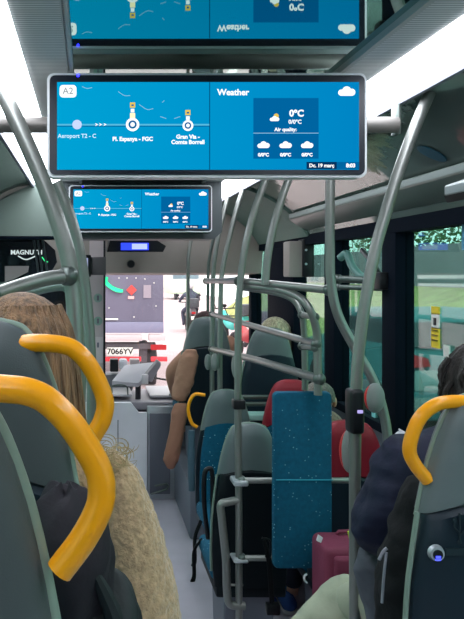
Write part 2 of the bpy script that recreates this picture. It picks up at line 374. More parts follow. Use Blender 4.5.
# greenery side, right
struct(MB().ring([[Vector((x, y, z)) for x, z in ((6.4, RZ-.1), (6.4, RZ), (7.6, .55), (10.4, 1.45), (26, 2.2), (26, RZ-.1))] for y in (0, 37)]).build('grass_bank', mat('grass', (156, 158, 96), .9, var=.35, vscale=2.2, bump=.5, bscale=12)))
struct(MB().box((10.4, -2, .6), (10.6, 37, 2.75)).build('wall_roadside', mat('grey_wall', (132, 128, 138), .8, var=.08, vscale=1)))
def tree(x, y, h, r, label, colr):
    t = empty('tree', (x, y, 1.5), label, 'tree', 'trees beyond the roadside wall')
    MB().tube([(x, y, 1.5), (x+.1, y, h*.5), (x, y, h)], [.16, .12, .06], 8).build('trunk', mat('bark', (70, 78, 62), .9), t)
    mb = MB()
    for k in range(3200):
        u = random.random()*2*math.pi; c_ = random.uniform(-1, 1); rr = r*random.random()**.4
        p = Vector((x+rr*math.cos(u)*math.sqrt(1-c_*c_), y+rr*math.sin(u)*math.sqrt(1-c_*c_), h+rr*c_*1.15))
        a = Vector((random.gauss(0, 1), random.gauss(0, 1), random.gauss(0, 1))).normalized(); b_ = a.orthogonal().normalized(); s_ = random.uniform(.06, .13)
        vs = [mb.bm.verts.new(p+q_) for q_ in (a*s_, b_*s_*.6, -a*s_, -b_*s_*.6)]; mb.bm.faces.new(vs)
    mb.build('foliage', colr, t, smooth=False)
tc1 = mat('leaf_a', (88, 128, 84), .8, var=.4, vscale=3); tc2 = mat('leaf_b', (150, 180, 124), .8, var=.4, vscale=3)
tlabs = ['dark green tree at the window front pillar', 'light green tree second from the window pillar', 'dark green tree midway along the roadside wall', 'light green tree by the right edge of the window', 'dark green tree at the far right of the window', 'light green tree nearest the bus, outside the frame edge', 'dark green tree far down the road behind the pillar']
for i, (x, y) in enumerate([(13.2, 24.6), (12.8, 20.4), (13.2, 16.2), (12.8, 12), (12.8, 28.8), (13.2, 7.8), (13.2, 33)]):
    tree(x, y, 4.6, 2.05, tlabs[i], tc1 if i % 2 == 0 else tc2)
# SUV next to the bus
def suv():
    D = 9.0; x0 = CX+(402-89)*D/F; x1 = x0+1.8; t = empty('car', ((x0+x1)/2, D, RZ), 'large pale car beside the bus, seen through the tinted window', 'car')
    cm = mat('car_paint', (58, 118, 126), .5)
    prof = [(D+.02, RZ+.35), (D, RZ+.75), (D+.06, RZ+1.05), (D+.16, RZ+1.2), (D+.32, RZ+1.6), (D+.6, RZ+1.72), (D+2.2, RZ+1.70), (D+3.1, RZ+1.2), (D+4.3, RZ+1.0), (D+4.5, RZ+.5), (D+4.4, RZ+.3), (D+.2, RZ+.28)]
    def ring(x, k): return [Vector((x, y if y > D+.5 else y, z-k*(max(0, z-RZ-1.2))*.2)) for y, z in prof]
    MB().ring([ring(x0+.04, .6), ring(x0, 0) if False else ring(x0+.12, 0), ring(x1-.12, 0), ring(x1-.04, .6)]).build('body', cm, t, bevel=.03)
    gl = mat('car_glass', (16, 52, 60), .35, spec=.3)
    MB().prism([(x0+.2, D+.15, RZ+1.25), (x1-.2, D+.15, RZ+1.25), (x1-.28, D+.3, RZ+1.56), (x0+.28, D+.3, RZ+1.56)], (0, -.03, .01)).build('rear_window', gl, t)
    MB().prism([(x0+.035, D+.6, RZ+1.25), (x0+.035, D+2.9, RZ+1.22), (x0+.035, D+2.2, RZ+1.56), (x0+.035, D+.75, RZ+1.58)], (.03, 0, 0)).build('side_window', gl, t)
    for xa, xb in ((x0+.05, x0+.36), (x1-.36, x1-.05)):
        MB().prism([(xa, D-.02, RZ+1.0), (xb, D-.02, RZ+1.02), (xb-.02, D+.0, RZ+1.12), (xa, D+.02, RZ+1.2)], (0, .08, 0)).build('tail_light', mat('car_red', (170, 30, 44), .5), t)
    MB().box((x0+.1, D-.06, RZ+.42), (x1-.1, D+.1, RZ+.62), .03).build('bumper', mat('bumper_grey', (110, 128, 130), .5), t)
    MB().box((x0+.62, D-.03, RZ+.72), (x1-.62, D+.01, RZ+.84), .005).build('number_plate', MATS['plate_white'], t)
    MB().box((x0+.16, D-.015, RZ+.7), (x0+.55, D+.02, RZ+.97), .02).build('tailgate_recess', mat('car_dark', (120, 150, 152), .5), t)
    for y in (D+.85, D+3.5):
        for x in (x0+.02, x1-.24):
            MB().disc((x, y, RZ+.35), .35, (1, 0, 0), .22).build('wheel', MATS['tyre'], t)
suv()

# ---------------------------------------------------------------- SEATS  (local: back surface at y=0, person faces +y)
HW = [(0, .045), (.008, .075), (.02, .098), (.04, .115), (.07, .132), (.11, .15), (.16, .166), (.22, .182), (.30, .198), (.42, .212), (.55, .22), (.68, .22), (.75, .21)]
def HWF(t):
    for (a, b), (c, d) in zip(HW, HW[1:]):
        if t <= c: return b+(d-b)*(max(t, a)-a)/(c-a)
    return HW[-1][1]
def sring(cx, w, y0, y1, z, n=28, e=3.2, zf=None):
    out = []
    for j in range(n):
        a = 2*math.pi*j/n; c, s = math.cos(a), math.sin(a)
        x = math.copysign(abs(c)**(2/e), c)*w; y = math.copysign(abs(s)**(2/e), s)
        out.append(Vector((cx+x, (y0+y1)/2+y*(y1-y0)/2, z+(zf(x) if zf else 0))))
    return out
def make_seat(top, base_z, head, shell, pad, handle=None, hand_side=-1, arm=0, belt=0, usb=False, rim=True, headh=.25, name='bus_seat', ws=1., cdz=0., pr=.006):
    """top = height of headrest above the seat's own floor"""
    hw = lambda q_: HWF(q_)*ws
    t = empty(name, (0, 0, 0), local=True)
    rec = lambda z: -.10*max(0, z-.45)/.68*0   # upright shell
    arch = lambda k: (lambda x: -k*(x/.2)**2)
    zj = top-headh
    # headrest
    rings = []
    for q in [0, .006, .016, .03, .055, .09, .13, .17, .21, headh]:
        z = top-q; k = min(1, (q+.004)/.05)**.5
        rings.append(sring(0, hw(q), .045-.045*k, .05+.055*k, z, zf=arch(.055*q/headh)))
    mb = MB(); mb.ring(rings); mb.build('headrest', head, t)
    # rim bead around the headrest outline
    if rim:
        pts = [Vector((-hw(q)-.001, .055, top-q-.055*q/headh)) for q in [headh, .18, .12, .07, .04, .02, .008]] + [Vector((0, .055, top+.002))]
        pts += [Vector((-p.x, p.y, p.z)) for p in pts[:-1][::-1]]
        MB().tube(pts, pr, 10, 3).build('piping', RIM, t)
    # dark shell of the back
    rings = []
    for q in [headh+.004, headh+.02, .34, .42, .5, .6, .7, top-.36]:
        if q > top-.3: continue
        z = top-q
        rings.append(sring(0, hw(q)-.004, -.004 if q > headh+.01 else .01, .07, z, zf=arch(.055*max(0, 1-(q-headh)/.2))))
    MB().ring(rings).build('back_shell', shell, t)
    rings = [[Vector((v.x*.9, v.y*.5+.075, v.z)) for v in r] for r in rings]
    MB().ring(rings).build('back_pad', pad, t)
    pts = [Vector((-hw(q)-.002, .03, top-q)) for q in [headh+.04, .4, .5, .6, .7] if q < top-.3]
    MB().tube(pts, .006, 6, 2).build('edge_trim', RIM, t)
    # cushion
    mb = MB(); mb.box((-.215*ws, .05, .36+cdz), (.215*ws, .48, .45+cdz), .035, 3); mb.build('seat_cushion', pad, t)
    mb = MB(); mb.box((-.2*ws, .0, .31+cdz), (.2*ws, .46, .365+cdz), .015); mb.build('seat_pan', shell, t)
    mb = MB(); mb.prism([(-.12, .08, 0), (-.12, .34, 0), (-.12, .40, .31), (-.12, .04, .31)], (.24, 0, 0)); mb.build('pedestal', GREYP, t, bevel=.008)
    if handle:
        MB().tube([Vector(p) for p in handle[0]], handle[1], 16, 8).build('grab_handle', YEL, t)
    if arm:
        MB().tube([(arm*.24, .06, .62), (arm*.245, .10, .68), (arm*.245, .32, .66), (arm*.245, .34, .63)], [.02, .025, .025, .018], 10).build('armrest', BLK, t)
    if belt:
        MB().tube([(belt*.21, .40, .44), (belt*.25, .44, .36), (belt*.25, .44, .24), (belt*.26, .44, .2)], [.016, .016, .016, .022], 8, flat=.4).build('seat_belt', BLKF, t)
    return t
def place(t, px, D, base_z, label, rz=0, group=None, cat='seat'):
    t.location = (CX+px, D, base_z); t.rotation_euler.z = rz
    tag(t, label, cat, group); return t
GR = 'bus seats'
# handle points for a seat with centre lateral cl and back plane D
def hpts(pts, cl, D, base, r_px, dy=.05):
    return [Vector(((x-89)*(D)/F-cl, dy, CZ-(y-274)*D/F-base)) for x, y in pts], r_px*D/F
D1, D2 = .8, 1.25
b1 = .62
h = hpts([(-60, 415), (-45, 398), (-20, 392), (0, 393), (25, 396), (45, 405), (66, 425), (84, 450), (99, 478), (102, 500), (98, 520), (82, 550), (58, 582)], -.23, D1, b1, 14.6, dy=.03)
s = place(make_seat(1.10, 0, HEADD, SHELL, BLUE, h, headh=.25, pr=.010), -.23, D1, b1, 'nearest left seat with a thick yellow grab handle filling the lower left corner', group=GR)
h = hpts([(10, 350), (25, 345), (58, 346), (76, 353), (92, 372), (105, 402), (103, 422), (95, 437), (83, 455)], -.215, D2, b1, 9.3, dy=.03)
place(make_seat(1.145, 0, HEADD, SHELL, BLUE, h, headh=.27, pr=.008), -.215, D2, b1, 'second left seat with a yellow handle, directly behind the long-haired woman', group=GR)
D5 = 1.5
h = hpts([(500, 410), (480, 406), (462, 405), (446, 408), (431, 419), (422, 436), (418, 455), (424, 470), (437, 486)], .91, D5, .46, 6.9, dy=.04)
s5 = place(make_seat(1.13, 0, HEAD, SHELL, BLUE, h, headh=.22, cdz=-.1), .91, D5, .46, 'right foreground seat with yellow handle and round USB socket on its back', group=GR)
q = P(435, 552, D5); lx, lz = q.x-(CX+.91), q.z-.46
sk = MB().disc((lx, -.002, lz), .0175, (0, -1, 0), .010, 28, .015).build('usb_socket', SILVER, s5); 
MB().disc((lx, -.011, lz-.001), .0105, (0, -1, 0), .003, 24).build('socket_face', BLK, sk)
MB().box((lx-.005, -.0155, lz-.008), (lx+.005, -.013, lz-.003)).box((lx-.005, -.0155, lz-.0125), (lx+.005, -.013, lz-.0095)).build('blue_light', emit('led_blue', (60, 70, 255), 2.2), sk)
ux = lx+.05; uz = lz+.055; us = MB(); s_ = mat('embossed', (24, 38, 46), .5)
us.tube([(ux, -.005, uz-.03), (ux, -.005, uz+.03)], .0022, 6, 0).tube([(ux, -.005, uz-.012), (ux-.012, -.005, uz), (ux-.012, -.005, uz+.012)], .002, 6, 0).tube([(ux, -.005, uz-.018), (ux+.012, -.005, uz-.006), (ux+.012, -.005, uz+.008)], .002, 6, 0)
us.ell((ux, -.005, uz-.032), (.005, .002, .005), 10, 6).box((ux-.016, -.008, uz+.012), (ux-.008, -.003, uz+.02)).ell((ux+.012, -.005, uz+.01), (.004, .002, .004), 8, 6).box((ux-.03, -.007, uz-.06), (ux+.04, -.003, uz-.045)).build('usb_symbol', s_, s5)
# front seats on wheel arch
place(make_seat(1.13, 0, HEAD, SHELL, BLUE, headh=.21), .90, 5.3, .387, 'front row seat back left of pair, holding the person in a brown coat', group=GR)
place(make_seat(1.13, 0, HEAD, SHELL, BLUE, headh=.17), 1.30, 5.0, .33, 'front row seat back by the dark panel, with pale hair showing above it', group=GR)
# seat 3 facing the camera
hp = [Vector(p) for p in ((.13, .06, 1.10), (.20, .06, 1.10), (.235, .06, 1.02), (.215, .06, .93), (.18, .06, .90))]
s3 = place(make_seat(1.13, 0, HEAD, SHELL, BLUE, (hp, .011), belt=1, arm=0, headh=.19, ws=.88), .85, 4.4, 0, 'blue fabric seat facing the camera with small yellow handle on its side', rz=math.pi, group=GR)
s4 = place(make_seat(1.13, 0, HEAD, mat('dark_shell_b', (9, 18, 24), .5, spec=.2), BLUE, None, belt=-.82, headh=.20, ws=.84), .77, 3.32, 0, 'dark backed seat just left of the tall blue padded board', group=GR)
place(make_seat(1.17, 0, RED, RED, BLUE, rim=False), 1.30, 4.55, 0, 'red topped seat facing the camera behind the blue board, with grey-haired passenger', rz=math.pi, group=GR)
place(make_seat(1.13, 0, RED, SHELL, BLUE, rim=False, headh=.26), 1.28, 3.4, 0, 'red topped seat back between the blue board and the silver pole', group=GR)
MB().tube([(.22, .10, .52), (.222, .10, .7), (.22, .10, .89)], [.02, .024, .02], 12, 4, flat=1.).build('armrest', mat('arm_bluegrey', (70, 92, 106), .4), s3)
MB().tube([(-.185, .12, .55), (-.205, .11, .72), (-.205, .11, .86), (-.185, .11, .895), (-.165, .11, .86), (-.165, .11, .6)], .012, 10, 4).build('armrest', BLK, s4)
# wheel arch / luggage podium
pd = empty('wheel_arch_box', (.95, 4.9, 0), 'pale grey wheel arch box under the two front row seats', 'wheel arch')
MB().box((.36, 4.86, 0), (1.16, 6.0, .38), .02).build('box_body', GREYP, pd)
lg = empty('luggage_rack', (.86, 4.78, 0), 'pale green luggage shelf with grey bars behind the front row seat', 'luggage rack')
MB().box(P(217, 421, 4.7), P(300, 411, 4.84), .01).build('shelf', mat('pale_teal', (150, 190, 182), .4), lg)
for y in (397, 404): MB().tube([P(217, y, 4.72), P(300, y, 4.72)], .014, 10, 0).build('bar', STEELD, lg)
MB().box(P(219, 421, 4.83), P(300, 500, 4.85)).build('panel', mat('rack_dark', (40, 56, 62), .5), lg)
for x in (218, 299): MB().tube([P(x, 397, 4.74), P(x, 582, 4.74)], .013, 8, 0).build('upright', STEELD, lg)

# ---------------------------------------------------------------- POLES AND RAILS
def pole(name, pts, D, r, label, extra=None, ds=None, m=STEEL, floor=True, group='grab poles'):
    P3 = [P(x, y, ds[i] if ds else D) for i, (x, y) in enumerate(pts)]
    b = P3[-1].copy()
    if floor: b.z = .0 if b.y > 2.45 else .42; P3.append(b)
    t = empty(name, b, label, 'pole', group)
    if floor:
        tp = P3[-2]; main = smooth_pts(P3[:-1], 6)+[b]
        MB().tube(main, r, 14, 0).build('tube', m, t)
        MB().disc(b, r*2, (0, 0, 1), .012).build('foot_flange', STEELD, t)
    else: MB().tube(P3, r, 14, 6).build('tube', m, t)
    if extra: extra(t)
    return t
def ceil_cup(t, p, r):
    MB().disc(Vector(p)-Vector((0, 0, .02)), r*1.5, (0, 0, 1), .03).build('ceiling_cup', STEELD, t)
def stopbtn(t, c, rx, rz, D, red=True):
    c = P(c[0], c[1], D); k = D/F
    b = MB().ell(c, (rx*k, .03, rz*k), 24, 14).build('stop_button', mat('button_grey', (128, 132, 130), .5), t)
    if red: MB().ell(c-Vector((rx*k*.13, -.004, 0)), (rx*k*.95, .022, rz*k*.93), 24, 14).build('button_face', mat('button_red', (200, 40, 40), .4), b)
# right pole by screen
def exC(t):
    D = 2.26
    MB().box(P(351, 435, D-.035), P(365.5, 390, D-.035)+Vector((0, .06, 0)), .012, 3).build('button_box', BLK, t)
    MB().box(P(358, 413.5, D-.04), P(362.5, 410, D-.034), .001).build('indicator', emit('led_lilac', (170, 160, 220), .9), t)
    stopbtn(t, (350, 451), 9.5, 22, D+.03)
pole('grab_pole', [(433, 86), (418, 120), (401, 165), (386, 212), (374, 255), (364, 310), (358, 360), (356, 400), (355, 470), (355, 560)], 2.26, .0185, 'thick curved steel pole right of the near screen, with black button box', exC)
def exD(t): stopbtn(t, (375, 398), 9.5, 15, 2.74)
pole('grab_pole', [(331, 150), (330, 200), (330, 250), (331, 282), (338, 315), (355, 348), (372, 378), (383, 410), (388, 445), (388, 500)], 2.8, .019, 'steel pole that bends outwards below a straight top, beside the window pillar', exD)
pole('grab_pole', [(293, 168), (283, 195), (274, 225), (268, 255), (265, 285)], 3.05, .0165, 'leaning pole ending on the cross rail, rightmost of the four behind the near screen', floor=False)
def exP3(t):
    stopbtn(t, (237, 366), 5.5, 14, 3.2, red=False)
    MB().box(P(234, 410, 3.12), P(243, 398, 3.18), .006).build('collar', BLK, t)
    MB().tube([P(238, 500, 3.15), P(228, 502, 3.15), P(221, 505, 3.15), P(222, 520, 3.15), P(226, 560, 3.15), P(227, 590, 3.15), P(230, 604, 3.15), P(245, 606, 3.15)], .018, 10).build('hand_loop', STEEL, t)
    MB().tube([P(229, 585, 3.15), P(243, 585, 3.15)], .006, 8, 0).build('loop_brace', STEEL, t)
    MB().box(P(234, 487, 3.1), P(244, 475, 3.2), .008).build('clamp', SILVER, t)
    MB().box(P(234, 564, 3.1), P(244, 552, 3.2), .008).build('clamp', SILVER, t)
pole('grab_pole', [(279, 139), (266, 178), (257, 203), (250, 226), (243, 260), (239, 300), (238, 350), (238, 420), (239, 520)], 3.15, .0155, 'full height pole left of the blue board, clamps holding the board bars', exP3)
pole('grab_pole', [(246, 182), (237, 208), (229, 240), (224, 262), (221, 285), (220, 350), (220, 385)], 4.75, .0165, 'slim pole with a grey button, second from the left of the far right group', lambda t: stopbtn(t, (215, 362), 4, 9, 4.7, red=False))
pole('grab_pole', [(228, 197), (221, 225), (216, 250), (213, 281), (212, 350), (212, 385)], 5.1, .0165, 'slim pole at the aisle, nearest the forward screen on the right', lambda t: stopbtn(t, (208, 362), 3.5, 8, 5.05, red=False))
pole('grab_pole', [(215, 232), (210, 255), (208, 281), (208, 380)], 5.6, .012, 'thin dark pole hugging the right edge of the forward screen', m=STEELD)
pole('grab_pole', [(193, 232), (189, 252), (188, 275), (188, 372)], 6.0, .015, 'lone thin pole standing before the windscreen right of the truck')
pole('grab_pole', [(0, 86), (17, 122), (34, 160), (49, 197), (61, 232), (69, 262), (74, 300), (76, 350), (77, 420)], 2.22, .027, 'thick curved steel pole at the left of the near screen')
pole('grab_pole', [(57, 182), (67, 206), (77, 238), (83, 270), (88, 310), (91, 360), (92, 420)], 2.75, .021, 'second curved pole just inside the thick left one, at the near screen')
def rail(pts, ds, r, label, name='hand_rail', ends=True, m=STEEL):
    P3 = [P(x, y, ds[i]) for i, (x, y) in enumerate(pts)]
    t = empty(name, P3[0], label, 'rail', 'hand rails'); MB().tube(P3, r, 12, 6).build('tube', m, t)
    if ends:
        for e in (P3[0], P3[-1]): MB().ell(e, (r*1.45,)*3, 14, 8).build('joint', STEELD, t)
    return t
rail([(206, 281), (239, 281)], [5.1, 3.2], .017, 'short high rail from the forward poles back to the board pole')
rail([(239, 281), (285, 285.5), (329, 290)], [3.2, 3.0, 2.82], .017, 'high cross rail ending at the bent pole near the window')
rail([(212, 314), (260, 328), (316, 344)], [5.0, 3.7, 2.9], .016, 'middle sloping rail in front of the pale-haired passenger')
rail([(212, 349), (256, 360), (319, 379)], [5.0, 3.7, 2.9], .019, 'lowest sloping rail across the front row seat back')
rail([(240, 286), (275, 289), (297, 296), (309, 308), (316, 328), (317.5, 352), (318, 395)], [3.2, 3.05, 2.95, 2.9, 2.9, 2.9, 2.9], .0165, 'outer bent tube curving down from the cross rail', ends=False)
rail([(243, 288), (272, 292), (292, 299), (301, 312), (304, 330), (305, 372), (305, 390)], [3.25, 3.15, 3.1, 3.05, 3.05, 3.05, 3.05], .0135, 'inner bent tube curving down inside the larger one', ends=False)
for y in (316, 347): rail([(302, y-1), (315, y+1)], [3.04, 2.9], .013, 'short steel link joining the bent tubes, the %s one' % ('upper' if y < 320 else 'lower'))
rail([(68, 276), (45, 279), (20, 286), (-10, 296)], [2.2, 2.15, 2.1, 2.0], .023, 'thick pale rail running left from the curved pole above the woman')
rail([(25, 293), (50, 287), (66, 287), (73, 300), (79, 330), (81, 370), (80, 430)], [2.4]*7, .018, 'green-grey bent frame tube beside the long-haired woman', ends=False, m=mat('green_tube', (126, 146, 138), .4, metal=.4))
rail([(242, 480.5), (290, 480.5), (352, 480.5)], [3.13, 3.1, 3.1], .013, 'upper bar crossing behind the blue padded board')
rail([(242, 558), (275, 558)], [3.13, 3.1], .013, 'lower bar behind the blue padded board')
# mounting rail of the near screen
t = empty('screen_mount_rail', P(207, 122, 2.32), 'thick horizontal tube carrying the near display across the bus', 'rail')
MB().tube([P(-8, 125, 2.32), P(397, 125, 2.32)], .027, 16, 0).build('tube', mat('warm_tube', (112, 108, 104), .45, metal=.4), t)
for x in (-8, 399): MB().box(P(x-2, 134, 2.34), P(x+3, 103, 2.34)+Vector((0, .05, 0)), .006).build('bracket', STEELD, t)
MB().box(P(190, 116, 2.06), P(222, 134, 2.06)+Vector((0, .24, 0)), .01).build('bracket', BLK, t)
# front door tubes right
rail([(338, 279), (388, 281)], [4.0, 3.7], .02, 'upper dark tube at the window beyond the bent pole', m=STEELD)
rail([(338, 287), (392, 289)], [3.9, 3.62], .014, 'lower thin tube at the window beyond the bent pole', m=STEELD)
dm = empty('mirror_bracket', P(385, 280, 3.58), 'black bracket and arm at the window pillar behind the curved pole', 'bracket')
MB().box(P(380, 290, 3.52), P(391, 272, 3.6), .01).build('bracket', BLK, dm)
MB().tube([P(383, 280, 3.56), P(372, 262, 3.7), P(362, 250, 3.9)], .014, 8).build('arm', BLK, dm)
MB().tube([P(340, 258, 4.1), P(347, 254, 4.05), P(352, 266, 4.0), P(362, 277, 3.9), P(372, 278, 3.8)], .022, 10).build('curved_arm', mat('teal_arm', (88, 128, 122), .4), dm)

# ---------------------------------------------------------------- SCREENS
K = .9/320
def make_screen():
    t = empty('display_screen', (0, 0, 0), local=True)
    X = lambda px: (px-207)*K; Z = lambda py: -(py-125)*K
    # housing: rounded silver rim then dark bezel
    def rr(x0, x1, z0, z1, r, y, n=6):
        out = []
        for cx, cz, a0 in ((x1-r, z1-r, 0), (x0+r, z1-r, 1), (x0+r, z0+r, 2), (x1-r, z0+r, 3)):
            for k in range(n+1):
                a = (a0+k/n)*math.pi/2; out.append(Vector((cx+r*math.cos(a), y, cz+r*math.sin(a))))
        return out
    g = lambda e, y, r=.02: rr(X(47)+e, X(367)-e, Z(177.5)+e, Z(73)-e, r, y)
    MB().ring([g(0, 0), g(0, .05), g(.02, .09)]).build('housing', mat('housing_silver', (226, 228, 230), .4), t)
    MB().ring([g(.007, -.003, .016), g(.007, .004, .016)]).build('bezel', mat('screen_bezel', (26, 32, 44), .3), t)
    m = emit('screen_blue', (0, 132, 190), .82); nt = m.node_tree; e = nt.nodes['Emission']
    tc = nt.nodes.new('ShaderNodeTexCoord'); sp = nt.nodes.new('ShaderNodeSeparateXYZ'); mr = nt.nodes.new('ShaderNodeMapRange')
    mr.inputs[1].default_value = -.43; mr.inputs[2].default_value = .43
    cr = nt.nodes.new('ShaderNodeMix'); cr.data_type = 'RGBA'; cr.inputs[6].default_value = (*lin((0, 152, 200)), 1); cr.inputs[7].default_value = (*lin((0, 124, 184)), 1)
    L = nt.links; L.new(tc.outputs['Object'], sp.inputs[0]); L.new(sp.outputs[0], mr.inputs[0]); L.new(mr.outputs[0], cr.inputs[0]); L.new(cr.outputs[2], e.inputs[0])
    MB().box((X(57), -.005, Z(170)), (X(358.5), -.002, Z(82.5))).build('display', m, t)
    W = emit('screen_white', (248, 250, 252), .85); LB = emit('screen_pale', (150, 200, 228), .72); Y_ = emit('screen_yellow', (236, 200, 90), .72)
    DB = emit('screen_deep', (0, 100, 160), .72); NV = emit('screen_navy', (6, 50, 92), .72); LN = emit('screen_line', (90, 190, 225), .72)
    y = -.0056
    bx = lambda n, a, b, m, yy=y: MB().box((X(a[0]), yy, Z(a[1])), (X(b[0]), yy+.0006, Z(b[1]))).build(n, m, t)
    bx('panel_divider', (209, 170), (209.7, 82.5), NV)
    bx('route_line', (57, 126), (209, 124.4), LN); bx('route_line', (57, 127), (209, 126), DB)
    MB().ring([rr(X(59.5), X(76.5), Z(98), Z(85.5), .010, -.0062), rr(X(59.5), X(76.5), Z(98), Z(85.5), .010, -.0055)]).build('line_badge', W, t)
    text('lettering', 'A2', (X(68), -.0066, Z(91.8)), .026, emit('screen_grey', (120, 130, 135)), t)
    for cx, cy, r, mm in ((77, 125, 4.7, emit('screen_lilac', (176, 190, 226))), (132.4, 125, 6.7, W), (187.6, 126, 5.4, W)):
        d = MB().disc((X(cx), -.0055, Z(cy)), r*K, (0, -1, 0), .0009, 28).build('stop_marker', mm, t)
        if mm is W: MB().disc((X(cx), -.0064, Z(cy)), r*K*.62, (0, -1, 0), .0005, 24).build('marker_ring', DB, d); MB().disc((X(cx), -.0070, Z(cy)), r*K*.34, (0, -1, 0), .0004, 20).build('marker_centre', W, d)
    for i, x in enumerate((95, 99, 103.5)):
        MB().prism([(X(x), -.006, Z(123.4)), (X(x+3), -.006, Z(125)), (X(x), -.006, Z(126.6)), (X(x+1), -.006, Z(125))], (0, -.0005, 0)).build('arrow', W, t)
    for cx, cy, mm in ((132.4, 105.5, Y_), (132.4, 111, W), (132.4, 116, emit('screen_cream', (240, 225, 180))), (187.6, 113, Y_), (187.6, 118.5, W)):
        s_ = 2.6 if mm is not W else 1.8; b_ = bx('service_icon', (cx-s_, cy+s_), (cx+s_, cy-s_), mm)
        if mm is Y_: bx('icon_mark', (cx-1.2, cy+1), (cx+1.2, cy-.6), DB, -.0062)
    T = lambda s, x, yy, sz, b=.0004, al='CENTER', mm=W: text('lettering', s, (X(x), -.006, Z(yy)), sz*K, mm, t, al, bold=b)
    T('Aeroport T2 - C', 77, 136.5, 5.6, .0002, mm=emit('screen_soft', (190, 220, 235)))
    T('Pl. Espanya - FGC', 132.5, 139.5, 5.6, .0006); T('Gran Via -', 187.6, 137.3, 5.6, .0006); T('Comte Borrell', 187.6, 142.6, 5.6, .0006)
    T('Weather', 217, 93, 8.6, .0007, 'LEFT')
    for pts in ([(82, 87), (87, 89), (92, 88)], [(118, 92), (124, 96), (130, 96)], [(139, 105), (147, 110), (153, 109)], [(160, 117), (166, 119)], [(174, 119), (180, 117)], [(162, 103), (164, 101)]):
        MB().tube([(X(a), -.0058, Z(b)) for a, b in pts], .0008, 6, 3).build('map_coast', LB, t)
    bx('weather_card', (253, 133.2), (318, 98.5), DB); bx('weather_card', (253, 159), (318, 134), DB)
    bx('card_rule', (253, 133.8), (318, 133.2), LB)
    def cloud(cx, cy, s, sunny=False):
        if sunny: MB().disc((X(cx+1.5*s), -.0060, Z(cy-2.2*s)), 2.2*s*K, (0, -1, 0), .0004, 16).build('sun_icon', Y_, t)
        mb = MB()
        for dx, dy, r in ((-2.6, .8, 1.5), (0, 0, 2.2), (2.4, .6, 1.7)):
            mb.disc((X(cx+dx*s), -.0062, Z(cy+dy*s)), r*s*K, (0, -1, 0), .0006, 18)
        mb.box((X(cx-2.6*s), -.0068, Z(cy+2.3*s)), (X(cx+2.4*s), -.0062, Z(cy+.4*s)))
        mb.build('cloud_icon', W, t)
    cloud(346, 91.5, 2.1); cloud(274, 119, 1.15, True)
    for x in (263, 285, 306.5): cloud(x, 145, 1.5); T('0/0ºC', x, 155.3, 4.6, .0006)
    T('0ºC', 296, 114, 9.2, .0009); T('0/0ºC', 294.5, 122.4, 5.6, .0004); T('Air quality:', 285, 130, 5., .0004)
    bx('date_bar', (306, 169.4), (358.5, 162.3), DB, -.0054); bx('date_box', (306, 169.4), (336, 162.3), NV, -.0060)
    text('lettering', 'Dc. 19 març', (X(321), -.0064, Z(166)), 5*K, W, t, bold=.0004); text('lettering', '8:03', (X(350), -.0064, Z(166)), 5.4*K, W, t, bold=.0006)
    MB().ell((X(78), -.004, Z(76)), (.004, .003, .004), 10, 6).build('status_light', emit('led_deepblue', (40, 40, 255), 5), t)
    return t
s1 = make_screen(); s1.location = P(207, 125, 1.97)
tag(s1, 'near wide blue display with route and weather, hanging below the ceiling', 'screen', 'passenger information displays')
s2 = copy_tree(s1); s2.location = P(140.5, 208.5, 4.40)
tag(s2, 'forward wide blue display further down the bus, below and left of the near one', 'screen', 'passenger information displays')

# ---------------------------------------------------------------- BLUE BOARD, SUITCASE
bd = empty('padded_board', P(302, 570, 2.98), 'tall speckled blue padded board clamped to bars beside the aisle', 'backrest board')
a, b = P(275, 571, 2.97), P(334, 393, 2.97)
xs, zs = (a.x+b.x)/2, a.z
def padring(y, e): 
    x0, x1, z0, z1 = a.x+e, b.x-e, a.z+e, b.z-e; r = .022; out = []
    for cx, cz, a0 in ((x1-r, z1-r, 0), (x0+r, z1-r, 1), (x0+r, z0+r, 2), (x1-r, z0+r, 3)):
        for k in range(6): an = (a0+k/5)*math.pi/2; out.append(Vector((cx+r*math.cos(an), y, cz+r*math.sin(an))))
    return out
MB().ring([padring(2.985, .012), padring(2.99, .003), padring(3.0, 0), padring(3.02, 0)]).build('pad', BLUE, bd)
MB().ring([padring(3.021, .006), padring(3.04, .006)]).build('backing', BLK, bd)
MB().tube([P(276, 480, 2.975), P(333, 480, 2.975)], .0025, 6, 0).build('seam', mat('seam_blue', (40, 150, 175), .6), bd)
hb = empty('hanging_strap', P(270, 545, 3.1), 'black belt with buckle hanging beside the blue padded board', 'strap')
MB().tube([P(264, 540, 3.1), P(269, 560, 3.08), P(271, 585, 3.08), P(272, 603, 3.08)], [.012, .02, .02, .018], 8, flat=.35).build('webbing', BLKF, hb)
MB().box(P(267, 616, 3.05), P(278, 601, 3.09), .006).build('buckle', BLK, hb)
MB().tube([P(262, 538, 3.08), P(270, 541, 3.08), P(270, 556, 3.08), P(265, 556, 3.08)], .006, 6).build('hook', BLK, hb)
